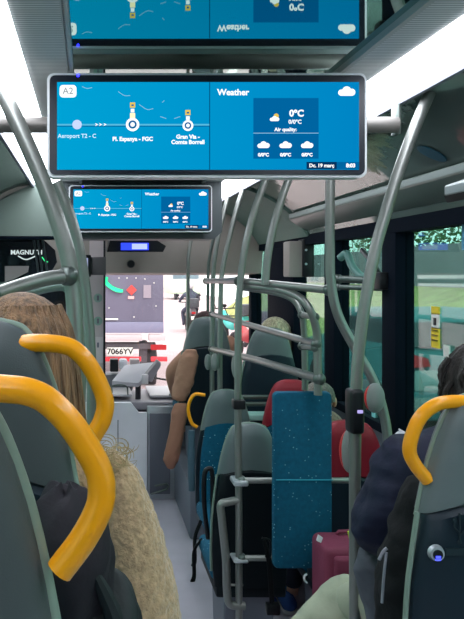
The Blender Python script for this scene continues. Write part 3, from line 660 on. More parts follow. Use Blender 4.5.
# suitcase
MAR = mat('maroon_fabric', (130, 52, 78), .6, bump=.15, bscale=120, var=.06)
sa, sb = P(311, 531, 2.9), P(380, 531, 2.9)
su = empty('suitcase', (sa.x+.13, 2.83, 0), 'maroon soft suitcase standing under the blue board next to the silver pole', 'suitcase')
MB().box((sa.x, 2.72, .05), (sb.x, 2.91, sa.z), .03, 4).build('shell', MAR, su)
MB().box((sa.x+.035, 2.695, .12), (sb.x-.03, 2.73, sa.z-.14), .02, 3).build('front_pocket', MAR, su)
MB().box((sa.x+.03, 2.700, sa.z-.115), (sb.x-.03, 2.73, sa.z-.03), .015, 3).build('top_pocket', MAR, su)
MB().tube([(sa.x+.028, 2.712, .2), (sa.x+.028, 2.712, sa.z-.16), (sa.x+.06, 2.708, sa.z-.125), (sb.x-.06, 2.708, sa.z-.125), (sb.x-.03, 2.712, sa.z-.16), (sb.x-.03, 2.712, .2)], .005, 6, 4).build('zip', mat('maroon_dark', (84, 30, 50), .6), su)
MB().prism([P(319, 538, 2.69)+Vector((0, 0, .01)), P(323, 538, 2.69), P(321, 543, 2.69), P(317, 541, 2.69)], (0, .012, 0)).build('logo_badge', mat('badge', (225, 225, 230), .3), su)
for x in (sa.x+.04, sb.x-.04):
    for y in (2.75, 2.9): MB().disc((x-.012, y, .03), .03, (1, 0, 0), .024).build('wheel', BLK, su)
MB().tube([(sa.x+.1, 2.86, sa.z-.005), (sa.x+.1, 2.86, sa.z+.012), (sb.x-.1, 2.86, sa.z+.012), (sb.x-.1, 2.86, sa.z-.005)], .008, 8, 2).build('carry_handle', MAR, su)
MB().prism([P(348, 532, 2.70), P(354, 530, 2.70), P(354, 545, 2.70), P(350, 541, 2.70)], (0, .008, 0)).build('luggage_tag', mat('lime', (190, 214, 50), .5), su)
MB().tube([P(307, 583, 2.76), P(304.5, 580, 2.76), P(304.5, 576, 2.76), P(307, 574, 2.76)], .004, 6).build('zip_ring', MATS['badge'], su)

# ---------------------------------------------------------------- CAB
cp = empty('driver_cab_door', P(150, 500, 5.7), 'white and grey low cab partition at the end of the aisle', 'partition')
cp.location.z = 0; cp['_w'] = list(cp.location)
z0 = lambda p: Vector((p.x, p.y, 0.0))
p1 = [P(60, 403, 5.7), P(131, 403, 5.7), P(139, 413, 5.7), P(147, 413, 5.7), z0(P(147, 0, 5.7)), z0(P(60, 0, 5.7))]
MB().prism(p1, (0, .05, 0)).build('white_panel', WHITE, cp)
MB().box(z0(P(147.3, 0, 5.74)), P(177, 405, 5.80), .008).build('side_panel', SILVER, cp)
MB().box(Vector((P(150, 0, 5.7).x, 5.72, .05)), P(170, 413, 5.745), .005).build('door_leaf', GREYP, cp)
MB().tube([P(151, 494, 5.7), P(167, 489, 5.7), P(167, 484, 5.7), P(155, 486, 5.7)], .008, 8, 2).build('pull_bar', STEELD, cp)
MB().tube([P(118, 420, 5.69), P(118, 455, 5.69)], .004, 6, 0).build('seam', GREYP, cp)
ds = empty('dashboard', P(140, 405, 6.1), 'cluttered pale dashboard ledge below the windscreen', 'dashboard')
MB().box(P(60, 402, 5.78), P(182, 396, 6.45), .01).build('ledge', mat('dash_pale', (150, 146, 154), .5), ds)
MB().box(P(150, 395, 5.9), P(180, 388, 6.4), .01).build('raised_tray', mat('dash_white', (210, 206, 212), .4), ds)
MB().box(P(104, 394, 5.85), P(130, 390, 6.2), .01).build('shelf_bar', mat('dash_white', (210, 206, 212), .4), ds)
MB().tube([P(170, 395, 5.8), P(174, 386, 5.9), P(184, 382, 6.2)], .012, 8).build('bent_tube', SILVER, ds)
tm = empty('ticket_machine', P(141, 398, 5.95), 'pale tilted ticket machine on a post in front of the truck', 'ticket machine')
MB().prism([P(112, 381, 5.85), P(125, 365, 6.1), P(156, 362, 6.1), P(160, 364, 6.0), P(138, 383, 5.85)], (0, 0, -.035)).build('tray', mat('machine_pale', (196, 192, 200), .4), tm)
MB().prism([P(142, 380, 5.83), P(157, 362, 5.95), P(161, 365, 5.95), P(152, 382, 5.83)], (0, .05, .02)).build('validator_head', mat('machine_grey', (110, 108, 116), .4), tm)
MB().box(P(142, 384, 5.8), P(148, 374, 5.84), .005).build('reader', mat('dash_white', (210, 206, 212), .4), tm)
MB().tube([P(138, 400, 5.92), P(138, 383, 5.92)], .024, 12, 0).build('post', mat('machine_dark', (60, 58, 66), .4), tm)
MB().tube([P(112, 393, 5.84), P(113, 386, 5.84), P(126, 386, 5.84), P(128, 395, 5.84)], .006, 6).build('wire_loop', STEELD, tm)
cm = empty('driver_console', P(110, 396, 6.2), 'dark driver console with white device just left of the ticket machine', 'console')
MB().box(P(110, 372, 6.2), P(118, 358, 6.3), .01).build('screen', BLK, cm)
MB().box(P(119, 370, 6.2), P(127, 358, 6.3), .02).build('white_device', mat('device_white', (220, 216, 226), .4), cm)
MB().box(P(104, 392, 6.2), P(132, 371, 6.4), .03).build('base', mat('machine_grey', (110, 108, 116), .4), cm)
MB().box(P(130, 366, 6.25), P(139, 358, 6.35), .01).build('printer', mat('device_tan', (190, 176, 178), .5), cm)
wp = empty('windscreen_wiper', P(165, 379, 6.7), 'thin black wiper along the bottom of the windscreen', 'wiper')
MB().tube([P(148, 377, 6.7), P(180, 381, 6.7), P(215, 379, 6.7)], .010, 6).build('arm', BLK, wp)
# sticker partition
gp = empty('sticker_partition', P(97, 400, 5.4), 'narrow glass strip with round stickers left of the truck', 'partition')
MB().box(P(89.5, 400, 5.4), P(104, 240, 5.41)).build('glass_strip', mat('frosted', (196, 182, 184), .4, var=.05), gp)
MB().box(P(103.5, 400, 5.38), P(105.3, 236, 5.44), .003).build('post', BLK, gp)
for y, cc in ((298, (150, 176, 164)), (321, (140, 172, 158)), (345, (206, 160, 160))):
    sd = MB().disc(P(98, y, 5.395), .034, (0, -1, 0), .003, 24).build('sticker', mat('sticker%d' % y, cc, .5), gp)
    MB().box(P(97, y+2.5, 5.388), P(99, y-2.5, 5.391)).build('pictogram', GREYP, sd)
MB().box(P(93, 363, 5.39), P(103, 337, 5.396)).build('notice_sheet', mat('sheet', (214, 202, 204), .6), gp)
mo = empty('driver_monitor', P(84, 277, 5.2), 'small driver monitor left of the sticker strip', 'monitor')
MB().box(P(76, 277, 5.2), P(91, 255, 5.26), .008).build('housing', BLK, mo)
MB().box(P(80, 272, 5.185), P(88, 258, 5.2), .002).build('display', emit('mon', (150, 160, 196), .9), mo)
MB().box(P(91, 275, 5.22), P(106, 257, 5.24), .004).build('visor', mat('visor', (96, 92, 94), .4), mo)
# header display box
hb = empty('header_display_box', P(131, 252, 5.6), 'black angular box with a blue display and its painted reflection under the forward screen', 'display')
MB().prism([P(107, 252, 5.6), P(111, 236, 5.6), P(150, 236, 5.6), P(166, 246, 5.6), P(163, 252, 5.6)], (0, .4, .02)).build('housing', BLK, hb)
BLU = emit('led_panel', (40, 60, 226), 1.5)
for (x0_, x1_, y0_, y1_) in ((121, 148.5, 250, 243), (120, 148.5, 236, 233)):  # upper strip is a painted, glowing reflection of the lower display
    b_ = MB().box(P(x0_, y0_, 5.57), P(x1_, y1_, 5.60), .002).build('readout_and_reflection', BLU, hb)
    MB().box(P(132, y0_-.8, 5.56), P(147, y1_+.8, 5.575)).build('digits', emit('led_pale', (170, 184, 255), 1.), hb)
spk = MB().disc(P(131, 264, 6.22), .036, (0, -1, 0), .02, 24, .03).build('speaker', BLK); tag(spk, 'small round black grille on the beige header under the blue display', 'speaker')
# dark cab glass; glowing letters and line painted as a reflection in it
cg = empty('cab_partition', P(20, 500, 4.75), 'dark glass cab partition with painted reflections of white lettering and a smile line, behind the woman', 'partition')
MB().prism([P(-40, 240, 4.75), P(44, 240, 4.75), P(55, 250, 4.75), P(57, 262, 4.75), P(50, 274, 4.75), P(66, 290, 4.75), P(66, 460, 4.75), P(-40, 460, 4.75)], (0, .02, 0)).build('pane', mat('cab_dark', (14, 20, 28), .12, coat=.5), cg)
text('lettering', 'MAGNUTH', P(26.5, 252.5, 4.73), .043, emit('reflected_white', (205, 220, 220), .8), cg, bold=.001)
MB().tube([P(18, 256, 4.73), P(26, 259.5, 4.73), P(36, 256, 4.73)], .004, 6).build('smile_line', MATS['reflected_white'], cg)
MB().tube([P(42, 257, 4.73), P(45, 261, 4.73), P(48, 262, 4.73)], .004, 6).build('green_light', emit('grn', (60, 230, 140), 1), cg)
for x in (36, 40, 45):
    MB().tube([P(x-2, 240, 4.74), P(x, 255, 4.73), P(x+4, 285, 4.74)], .008, 6).build('cable', mat('cab_cable', (56, 62, 68), .4), cg)
MB().prism([P(5, 266, 4.74), P(29, 266, 4.74), P(28, 272, 4.74), P(12, 280, 4.74), P(5, 282, 4.74)], (0, -.01, 0)).build('pale_panel', mat('cab_pale', (150, 140, 140), .5), cg)
MB().prism([P(-40, 282, 4.74), P(66, 282, 4.74), P(66, 286, 4.74), P(-40, 286, 4.74)], (0, -.02, 0)).build('rail', STEELD, cg)
# overhead unit behind coving: box + black strip by the forward right windows
ob = empty('door_box', P(284, 280, 5.0), 'beige box with black hinge strip beside the dark panel, under the green ceiling', 'box')
MB().box(P(289, 277, 4.9), P(303, 242, 5.05), .01).build('box_body', BEIGE, ob)
MB().box(P(303, 277, 4.88), P(309, 240, 5.0), .006).build('hinge_strip', BLK, ob)
for y in (250, 264): MB().disc(P(306, y, 4.875), .008, (0, -1, 0), .006).build('bolt', SILVER, ob)
MB().box(P(309, 276, 4.9), P(311.5, 252, 4.93)).build('orange_edge', mat('orange', (220, 150, 60), .5), ob)
# right near overhead box
ov = empty('overhead_unit', P(452, 192, 1.9), 'pale boxy unit with black underside at the right edge under the ceiling', 'overhead unit')
MB().prism([P(444, 186, 1.9), P(520, 160, 1.9), P(520, 186, 1.9), P(444, 196, 1.9)], (0, -.25, 0)).build('cover', mat('unit_pale', (170, 176, 176), .4), ov, bevel=.004)
MB().prism([P(444, 196, 1.91), P(520, 186, 1.91), P(520, 200, 1.91), P(447, 203, 1.91)], (0, -.23, 0)).build('underside', BLK, ov)
# oval decal painted as a sticker's reflection in the glossy coving
def on_cove(px, py, s=1):
    # where the view ray meets the coving surface
    best = None
    for k in range(400):
        D = .8+k*.01; p = P(px, py, D); x = p.x
        if x < .712 or x > 1.167: continue
        lo, hi = 0., 1.
        for _ in range(30):
            t = (lo+hi)/2; xx = .712+.455*(.55*t+.45*math.sin(t*math.pi/2))
            if xx < x: lo = t
            else: hi = t
        z = 2.45-.33*(.45*t+.55*(1-math.cos(t*math.pi/2)))
        if best is None or abs(z-p.z) < best[0]: best = (abs(z-p.z), p)
    return best[1]
pts = []
for k in range(20):
    a = 2*math.pi*k/20; ca, sa_ = math.cos(a)*16, math.sin(a)*4.5
    pts.append(on_cove(433+ca*.93-sa_*.4, 152.5+ca*.42+sa_*.9)+Vector((-.004, 0, -.004)))
d = MB().prism(pts, (-.002, 0, -.002)).build('oval_reflection', mat('decal_blue', (40, 86, 104), .4)); tag(d, 'painted reflection of a dark blue oval sticker on the curved right ceiling panel', 'sticker')
# window stickers
st = empty('window_sticker', Vector((1.205, 2.6, 1.6)), 'tall yellow and white safety sticker on the right window', 'sticker')
def onwin(px, py): D = 1.545*F/(px-89); p = P(px, py, D); return Vector((1.211, D, p.z))
def winq(x0, y0, x1, y1, name, m, par, dx=.0):
    a_, b_ = onwin(x0, y0), onwin(x1, y1)
    MB().box((1.208-dx, a_.y, a_.z), (1.2145-dx, b_.y, b_.z)).build(name, m, par)
winq(430.5, 347, 438, 328, 'yellow_part', mat('sticker_yellow', (226, 196, 40), .5), st)
winq(430.5, 328, 438, 314, 'white_part', MATS['plate_white'], st); winq(430.5, 314, 438, 307, 'yellow_part', MATS['sticker_yellow'], st)
winq(433.5, 325, 435.5, 318, 'pictogram', BLK, st, .004)
for y in (330, 335, 340): winq(431.5, y+.5, 437, y, 'text_line', mat('mustard', (120, 100, 20), .5), st, .004)
pt = empty('paper_tag', Vector((1.19, 2.4, 1.4)), 'white paper tag hanging at the right window beside the yellow sticker', 'tag')
winq(444, 357, 449.5, 346, 'paper', MATS['plate_white'], pt, .006); winq(446, 374, 449, 357, 'paper_strip', MATS['plate_white'], pt, .006); winq(446.5, 377, 449, 369, 'blue_tip', mat('tip_blue', (60, 120, 190), .5), pt, .009)
bs = MB(); a_, b_ = onwin(461, 250), onwin(476, 205); bs.box((1.208, a_.y, a_.z), (1.213, b_.y, b_.z)); tag(bs.build('blue_sticker', mat('stk_blue', (60, 130, 160), .5)), 'blue notice on the window at the right edge of the view', 'sticker')
# thermometer-like pale sticker low on the middle window
a_, b_ = onwin(371, 424), onwin(374, 408)
tag(MB().box((1.208, a_.y, a_.z), (1.213, b_.y, b_.z)).build('pale_sticker', mat('pale_stk', (150, 220, 225), .5)), 'narrow pale blue sticker low on the middle window', 'sticker')

# ---------------------------------------------------------------- PEOPLE
def hand(verts, edges, wi, wpos, d, up, side):
    d = Vector(d).normalized(); up = Vector(up).normalized(); sd = d.cross(up).normalized()*side
    base = len(verts); palm = Vector(wpos)+d*.06
    verts.append((palm, (.034, .014))); edges.append((wi, base))
    for k, (o, l) in enumerate(((-.027, .062), (-.009, .075), (.009, .07), (.026, .055))):
        a_ = palm+sd*o+d*.03; p0 = len(verts)
        verts += [(a_, .009), (a_+d*l*.5-up*.008, .008), (a_+d*l*.85-up*.028, .007)]; edges += [(base, p0), (p0, p0+1), (p0+1, p0+2)]
    a_ = palm-sd*.035-d*.02; p0 = len(verts)
    verts += [(a_, .011), (a_-sd*.018+d*.03, .009), (a_-sd*.018+d*.055-up*.006, .008)]; edges += [(base, p0), (p0, p0+1), (p0+1, p0+2)]
def seated(label, H, f, coat, trou, headtop, head_c=None, arms=None, knees=None, feet=None, sh=.19, puff=.0, shoe=None, lean=(0, 0)):
    """H pelvis position, f=+1 faces +y. headtop: z of crown"""
    H = Vector(H); t = empty('person', Vector((H.x, H.y, 0)), label, 'person')
    hc = Vector(head_c) if head_c else Vector((H.x+lean[0], H.y+f*.03+lean[1], headtop-.12))
    chest = H.lerp(hc, .60); chest.y = H.y+(hc.y-H.y)*.5; nk = H.lerp(hc, .84)
    V = [(H, (.15, .12)), (H.lerp(chest, .5), (.135, .11)), (chest, (.145, .11)), (nk, .055), (hc+Vector((0, f*.005, -.06)), .062), (hc, (.082, .092)), (hc+Vector((0, -f*.01, .06)), (.07, .078))]
    E = [(0, 1), (1, 2), (2, 3), (3, 4), (4, 5), (5, 6)]
    shz = chest+Vector((0, 0, .08)); cv, ce = [(H-Vector((0, 0, .05)), (.18+puff, .14+puff)), (H.lerp(chest, .5), (.16+puff, .135+puff)), (chest, (.17+puff, .135+puff)), (chest+Vector((0, 0, .12)), (.09, .08))], [(0, 1), (1, 2), (2, 3)]
    for i, s in enumerate((-1, 1)):
        A = arms[i] if arms else None
        S = shz+Vector((s*sh, 0, 0)); El = Vector(A[0]) if A else S+Vector((s*.06, f*.06, -.27)); Wr = Vector(A[1]) if A else El+Vector((-s*.08, f*.22, -.03))
        if A and len(A) > 2: S = Vector(A[2])
        n = len(V); V += [(S, .055), (El, .042), (Wr, (.028, .022))]; E += [(2, n), (n, n+1), (n+1, n+2)]
        hand(V, E, n+2, Wr, Wr-El, (0, 0, 1), s)
        m = len(cv); cv += [(S, .078+puff), (S.lerp(El, .5), .07+puff), (El, .062+puff), (El.lerp(Wr, .55), .056+puff*.6), (Wr, .045)]; ce += [(2, m), (m, m+1), (m+1, m+2), (m+2, m+3), (m+3, m+4)]
    tv, te = [(H-Vector((0, 0, .03)), (.165, .13))], []
    for i, s in enumerate((-1, 1)):
        Kn = Vector(knees[i]) if knees else H+Vector((s*.12, f*.44, .03)); Ft = Vector(feet[i]) if feet else Kn+Vector((0, f*.02, -.42))
        hp_ = H+Vector((s*.1, f*.06, -.01)); n = len(V)
        V += [(hp_, .075), (Kn, .052), (Ft, .035), (Ft+Vector((0, f*.12, -.03)), .03)]; E += [(0, n), (n, n+1), (n+1, n+2), (n+2, n+3)]
        m = len(tv); tv += [(hp_, .095), (hp_.lerp(Kn, .5), .085), (Kn, .072), (Kn.lerp(Ft, .5), .062), (Ft+Vector((0, 0, .03)), .055)]; te += [(0, m), (m, m+1), (m+1, m+2), (m+2, m+3), (m+3, m+4)]
        if shoe:
            c = Ft+Vector((0, f*.08, -.03)); MB().tube([c+Vector((0, -f*.11, 0)), c, c+Vector((0, f*.11, -.01)), c+Vector((0, f*.14, -.015))], [.03, .045, .042, .02], 12, flat=1).build('shoe', shoe, t)
            MB().box(c+Vector((-.045, -.14, -.055)), c+Vector((.045, .14, -.035)), .015).build('sole', mat('sole_white', (210, 212, 214), .6), t)
    skin_mesh('body', V, E, SKIN, t)
    # face
    fc = hc+Vector((0, f*.088, 0))
    MB().prism([fc+Vector((-.014, -f*.01, -.03)), fc+Vector((.014, -f*.01, -.03)), fc+Vector((0, f*.018, -.028))], (0, -f*.008, .045)).build('nose', SKIN, t)
    for s in (-1, 1):
        MB().ell(fc+Vector((s*.03, -f*.012, .008)), (.012, .008, .007), 10, 6).build('eye', mat('eye', (40, 34, 32), .2), t)
        MB().ell(hc+Vector((s*.086, 0, -.005)), (.012, .022, .032), 10, 8).build('ear', SKIN, t)
    MB().ell(fc+Vector((0, -f*.008, -.058)), (.024, .008, .006), 10, 6).build('mouth', mat('lips', (160, 84, 80), .5), t)
    skin_mesh('coat', cv, ce, coat, t, 2); skin_mesh('trousers', tv, te, trou, t, 2)
    t['hc'] = list(hc); return t
def hair(t, c, r, length, m, f=1, front=.25, ridges=28, amp=.03, name='hair', flare=.0, seed=0):
    """cap of hair, open on the face side"""
    c = Vector(c); rings = []; n = 72
    levels = [(math.radians(a), 0) for a in (4, 14, 26, 40, 55, 70, 85)] + ([(math.radians(90), k*length/6) for k in range(1, 7)] if length > 0 else [(math.radians(100), 0)])
    for th, dz in levels:
        ring = []
        for j in range(n):
            ph = 2*math.pi*j/n
            k = 1+amp*math.sin(ph*ridges+3*math.sin(ph*3+seed)+dz*6)*min(1, th)+amp*.8*noise.noise(Vector((math.cos(ph)*3, math.sin(ph)*3, seed+dz*3)))
            sx, sy = math.cos(ph), math.sin(ph); fl = 1+flare*dz
            facing = max(0, sy*f)
            kk = k*fl*(1-front*facing*(1 if th > math.radians(60) else 0))
            ring.append(c+Vector((r[0]*math.sin(th)*sx*kk, r[1]*math.sin(th)*sy*kk, r[2]*math.cos(th)-dz*(1-.12*random.random()))))
        rings.append(ring)
    MB().ring(rings).build(name, m, t)
def hairmat(name, a, streak, sc_=(40, 40, 2.5)):
    m = mat(name, a, .5, bump=.7, bscale=8, var=.6, vscale=2.2, stretch=sc_, sheen=.1)
    m.node_tree.nodes['Principled BSDF'].inputs['Specular IOR Level'].default_value = .35; return m
HB = hairmat('brown_blonde_hair', (134, 100, 72), 0); HD = hairmat('dark_hair', (42, 34, 32), 0); HG = hairmat('grey_blonde_hair', (172, 160, 132), 0); HS = hairmat('short_grey_hair', (104, 96, 88), 0, (30, 30, 30)); HR = hairmat('dark_red_hair', (70, 36, 38), 0)
SHEAR = mat('shearling', (196, 164, 128), .95, bump=.8, bscale=95, var=.22, vscale=70, sheen=.4)
# woman in second left seat
hc = P(22, 350, 1.62)
w1 = seated('person with long brown-blonde hair in beige shearling coat, seated in the second left seat', (hc.x, 1.58, .98), 1, SHEAR, BLKF, hc.z+.12, hc,
    arms=[None, None] and [((hc.x-.30, 1.62, 1.28), (hc.x-.22, 1.85, 1.12)), (P(146, 590, 1.66), P(150, 650, 1.85), P(100, 505, 1.58))], sh=.19, puff=.012)
hair(w1, hc+Vector((0, -.01, .0)), (.118, .125, .135), .42, HB, 1, .3, 34, .035, flare=.10, seed=2)
mb = MB()
for k in range(40):
    a = random.uniform(-.3, math.pi*.62)-math.pi/2; rr = .118; x = math.sin(a+math.pi/2)*rr if False else math.cos(a)*rr; y = math.sin(a)*rr
    p = hc+Vector((x, y, .02)); e_ = random.uniform(.25, .42)
    mb.tube([p+Vector((-x*.25, -y*.25, .085)), p, p+Vector((x*.12+.008*random.random(), y*.1, -e_*.5)), p+Vector((x*.2+.02*random.random(), y*.1, -e_))], [.004, .008, .007, .002], 6, 4)
mb.build('hair_strand', HB, w1)
# thick fluffy sleeve
def fluff(pts, rs, name, t, m, n=40, amp=.008, seed=1):
    pts = smooth_pts(pts, 14); M = len(pts); mb = MB(); rings = []
    for i, p in enumerate(pts):
        tt = (pts[min(i+1, M-1)]-pts[max(i-1, 0)]).normalized(); u = Vector((1, 0, 0)); u = (u-tt*u.dot(tt)).normalized(); v = tt.cross(u)
        ff = i/(M-1)*(len(rs)-1); k = min(int(ff), len(rs)-2); rad = rs[k]*(1-ff+k)+rs[k+1]*(ff-k)
        rings.append([p+(u*math.cos(a_)+v*math.sin(a_))*(rad+amp*noise.noise((p+(u*math.cos(a_)+v*math.sin(a_))*rad)*45)+amp*noise.noise((p+(u*math.cos(a_)+v*math.sin(a_))*rad)*110)) for a_ in [2*math.pi*j/n for j in range(n)]])
    mb.ring(rings); return mb.build(name, m, t)
k = 1.5/F
fluff([P(109, 452, 1.5), P(117, 478, 1.5), P(127, 515, 1.5), P(137, 560, 1.5), P(141, 600, 1.5), P(143, 660, 1.52)], [8*k, 22*k, 28*k, 32*k, 38*k, 42*k], 'sleeve', w1, SHEAR, 64, .0035)
mb = MB()
for i in range(90):
    p = P(random.uniform(100, 124), random.uniform(446, 470), random.uniform(1.44, 1.54)); a0 = random.uniform(0, 6.3); r_ = random.uniform(.008, .024)
    mb.tube([p+Vector((math.cos(a0+q_*.5)*r_*(1+.25*q_), .01*math.sin(q_), math.sin(a0+q_*.5)*r_*(1+.1*q_))) for q_ in range(5)], [.0006, .001, .0009, .0003], 5, 3)
mb.build('fur_tuft', mat('curl', (190, 168, 128), .8), w1)
# dark bag / clothes between the left seats
kb = empty('black_coat', P(85, 600, 1.05), 'dark rumpled coat wedged between the two left foreground seats', 'coat')
def lump(th, ph): return 1+.10*noise.noise(Vector((th*2.2, ph*1.3, .4)))+.05*math.sin(ph*5+th*4)
MB().ell(P(66, 560, 1.08), (.075, .07, .115), 36, 24, fn=lump).build('shoulder', mat('charcoal_cloth', (38, 35, 42), .8, bump=.2, bscale=90), kb)
MB().ell(P(95, 622, 1.12), (.075, .08, .085), 36, 24, fn=lump).build('skirt_of_coat', mat('black_green_cloth', (34, 40, 42), .6, bump=.2, bscale=60), kb)
MB().tube([P(92, 568, 1.03), P(103, 590, 1.03), P(112, 612, 1.04), P(118, 640, 1.05)], [.006, .011, .014, .016], 8).build('fold', MATS['black_green_cloth'], kb)
# person on right in navy jacket
NAVY = mat('navy_nylon', (12, 18, 46), .7, bump=.5, bscale=18, var=.15)
BEI = mat('beige_trousers', (176, 178, 156), .8, bump=.15, bscale=60)
hc = P(486, 384, 2.0)
m1 = seated('person with dark wavy hair in navy jacket and pale trousers before the right foreground seat', (hc.x-.06, 2.02, .90), 1, NAVY, BEI, hc.z+.12, hc,
    arms=[(P(372, 524, 2.05), P(398, 560, 2.30), P(412, 470, 2.0)), ((hc.x+.12, 2.1, 1.15), (hc.x+.05, 2.3, 1.05))],
    knees=[P(346, 604, 2.45), P(420, 600, 2.4)], feet=[P(290, 660, 2.45), P(420, 780, 2.4)], puff=.018)
hair(m1, hc, (.105, .115, .13), .10, HD, 1, .3, 14, .10, flare=.4, seed=5)
mb = MB()
for i in range(50):
    a_ = random.uniform(2.2, 5.2); p = hc+Vector((math.cos(a_)*.10, math.sin(a_)*.10, random.uniform(-.08, .08)))
    mb.tube([p, p+Vector((math.cos(a_)*.02, math.sin(a_)*.01, -.03)), p+Vector((math.cos(a_)*.012+random.uniform(-.01, .01), 0, -.065))], [.009, .007, .002], 6, 3)
mb.build('hair_lock', HD, m1)
def cloth(t, name, m, rows):  # loft of flattened rings from rows of (left px, right px, y px, D, thickness)
    rg = []
    for (l, r, y, D, th) in rows:
        a_, b_ = P(l, y, D), P(r, y, D); c = (a_+b_)/2; hw_ = (b_-a_).length/2
        rg.append((c, hw_, th))
    fine = []
    for i in range(len(rg)-1):
        for k_ in range(4):
            f_ = k_/4; fine.append((rg[i][0].lerp(rg[i+1][0], f_), rg[i][1]*(1-f_)+rg[i+1][1]*f_, rg[i][2]*(1-f_)+rg[i+1][2]*f_))
    fine.append(rg[-1]); sc_ = max(x[1] for x in fine); out = []
    for c, hw_, th in fine:
        ring = []
        for j in range(40):
            q_ = 2*math.pi*j/40; p = c+Vector((math.cos(q_)*hw_, math.sin(q_)*th, 0)); g_ = p/sc_
            nn = noise.noise(Vector((g_.x*1.6+g_.z*1.1, g_.y*1.5, g_.z*2.4-g_.x))); cr_ = 1-abs(noise.noise(Vector((g_.x*2.2, g_.y*2, g_.z*3.5+g_.x*1.5))))*2
            d_ = (p-c).normalized() if (p-c).length else Vector((0, -1, 0))
            ring.append(p+d_*(nn*.16+max(0, cr_)**3*.07)*min(hw_, sc_))
        out.append(ring)
    rg = out
    return MB().ring(rg).build(name, m, t, sub=1)
cloth(m1, 'jacket_sleeve', NAVY, [(392, 425, 436, 2.04, .04), (384, 436, 445, 2.03, .07), (377, 440, 460, 2.02, .09), (370, 438, 480, 2.02, .10), (361, 430, 503, 2.02, .10), (354, 420, 520, 2.02, .09), (353, 408, 535, 2.03, .07), (362, 396, 548, 2.04, .05), (370, 386, 554, 2.05, .02)])
cloth(m1, 'grey_hoodie_hem', mat('grey_jersey', (86, 88, 98), .85, bump=.3, bscale=25), [(366, 400, 542, 2.12, .03), (358, 400, 555, 2.12, .05), (354, 398, 570, 2.13, .06), (360, 396, 590, 2.14, .06), (366, 394, 610, 2.15, .06), (370, 394, 640, 2.15, .05)])
cloth(m1, 'trouser_leg', BEI, [(341, 352, 576, 2.45, .02), (334, 360, 581, 2.45, .05), (324, 364, 591, 2.45, .08), (310, 366, 604, 2.45, .09), (296, 366, 619, 2.45, .09), (272, 362, 650, 2.45, .08)])
tb = empty('tablet', P(400, 436, 2.1), 'slim silver edged device held up beside the navy jacket', 'device')
MB().prism([P(392, 436, 2.12), P(399, 430, 2.12), P(417, 440, 2.08), P(414, 446, 2.08)], (0, .012, -.012)).build('body', SILVER, tb, bevel=.002)
MB().prism([P(399, 430.5, 2.115), P(399.5, 429.5, 2.115), P(417.5, 439.5, 2.075), P(417, 440.5, 2.075)], (0, .004, .003)).build('edge', MATS['dash_white'], tb)
bp = empty('backpack', P(410, 619, 1.8), 'black backpack with a white zip line between navy jacket and right seat', 'backpack')
cloth(bp, 'bag', mat('black_canvas', (9, 10, 14), .9, bump=.3, bscale=45), [(416, 438, 477, 1.8, .03), (409, 446, 482, 1.8, .06), (403, 450, 495, 1.8, .08), (397, 455, 515, 1.8, .09), (390, 455, 540, 1.8, .10), (383, 455, 565, 1.8, .10), (379, 455, 590, 1.8, .10), (378, 450, 640, 1.8, .10)])
MB().tube([P(386.5, 552, 1.73), P(384, 575, 1.72), P(382, 603, 1.72)], .0035, 6).build('zip', mat('zip_pale', (150, 150, 160), .5), bp)
MB().tube([P(387, 548, 1.73), P(383, 552, 1.73), P(379, 560, 1.73)], .004, 6).build('strap', mat('zip_pale', (150, 150, 160), .5), bp)
bn = empty('bench_seat', (hc.x-.06, 2.0, .42), 'low blue seat cushion under the person in the navy jacket', 'seat')
MB().box((hc.x-.25, 1.85, .62), (hc.x+.18, 2.25, .70), .03, 3).build('seat_cushion', BLUE, bn)
MB().box((hc.x-.2, 1.9, .42), (hc.x+.1, 2.15, .62), .02).build('pedestal', GREYP, bn)
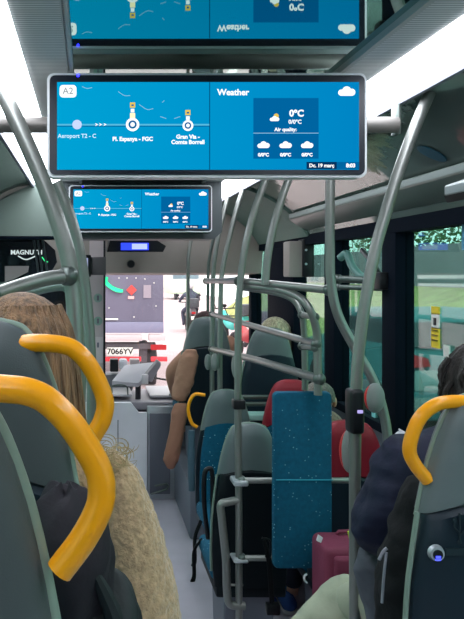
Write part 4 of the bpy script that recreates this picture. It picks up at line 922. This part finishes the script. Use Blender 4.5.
# brown coat person front
BR = mat('brown_coat', (176, 130, 108), .8, bump=.8, bscale=20, var=.12)
hc = P(205, 327, 5.62)
f1 = seated('person in a brown coat with dark red hair in the left front row seat', (hc.x, 5.58, .90), 1, BR, BLKF, hc.z+.12, hc,
    arms=[(P(171, 372, 5.5), P(178, 400, 5.75), P(187, 358, 5.5)), ((hc.x+.22, 5.7, 1.1), (hc.x+.1, 5.85, 1.0))])
hair(f1, hc+Vector((0, -.01, .01)), (.105, .11, .12), .2, HR, 1, .3, 20, .03)
def z_(D): return D
cloth(f1, 'coat_sleeve', BR, [(186, 196, 349, 5.22, .02), (181, 198, 356, 5.22, .05), (176, 196, 372, 5.22, .06), (173, 192, 386, 5.22, .06), (172, 188, 396, 5.22, .05), (176, 186, 401, 5.22, .03)])
cloth(f1, 'coat_tail', mat('brown_coat_b', (160, 112, 92), .8, bump=.3, bscale=20), [(175, 187, 403, 5.15, .03), (172, 188, 412, 5.15, .05), (170, 184, 430, 5.15, .05), (165, 181, 450, 5.15, .05), (163, 178, 460, 5.15, .04), (168, 174, 469, 5.15, .02)])
# pale haired person
hc = P(275, 334, 5.25)
f2 = seated('person with pale wavy hair in the front row seat by the dark panel', (hc.x-.12, 5.22, .80), 1, BLKF, BLKF, hc.z+.12, hc, sh=.11)
hair(f2, hc, (.115, .115, .13), .12, HG, 1, .3, 16, .06)
# short grey haired person facing camera
hc = P(320, 401, 4.15)
f3 = seated('person with short grey hair facing the camera, only the forehead above the blue board', (hc.x-.1, 4.22, .50), -1, mat('dark_knit', (36, 42, 54), .8), mat('dark_jeans', (30, 36, 48), .8), hc.z+.12, hc,
    feet=[P(262, 582, 4.0), P(280, 582, 4.0)], knees=[P(285, 500, 3.85), P(310, 500, 3.85)], sh=.12, shoe=mat('blue_shoe', (44, 74, 132), .7))
hair(f3, hc+Vector((0, .012, .018)), (.092, .10, .098), 0, HS, -1, .1, 40, .012)
# dark blonde passenger with back to camera at second red seat
hc = P(326, 434, 3.62)
f4 = seated('person with dark blond hair in the red seat, mostly hidden behind the blue board', (hc.x+.02, 3.56, .50), 1, mat('dark_knit', (36, 42, 54), .8), mat('dark_jeans', (30, 36, 48), .8), hc.z+.12, hc, sh=.14, knees=[(hc.x-.1, 3.85, .5), (hc.x+.14, 3.85, .5)])
hair(f4, hc, (.10, .11, .125), .06, hairmat('dark_blond_hair', (110, 96, 76), 0), 1, .3, 20, .03)

for o in list(bpy.data.objects):
    for k_ in ('_w', 'hc'):
        if k_ in o: del o[k_]
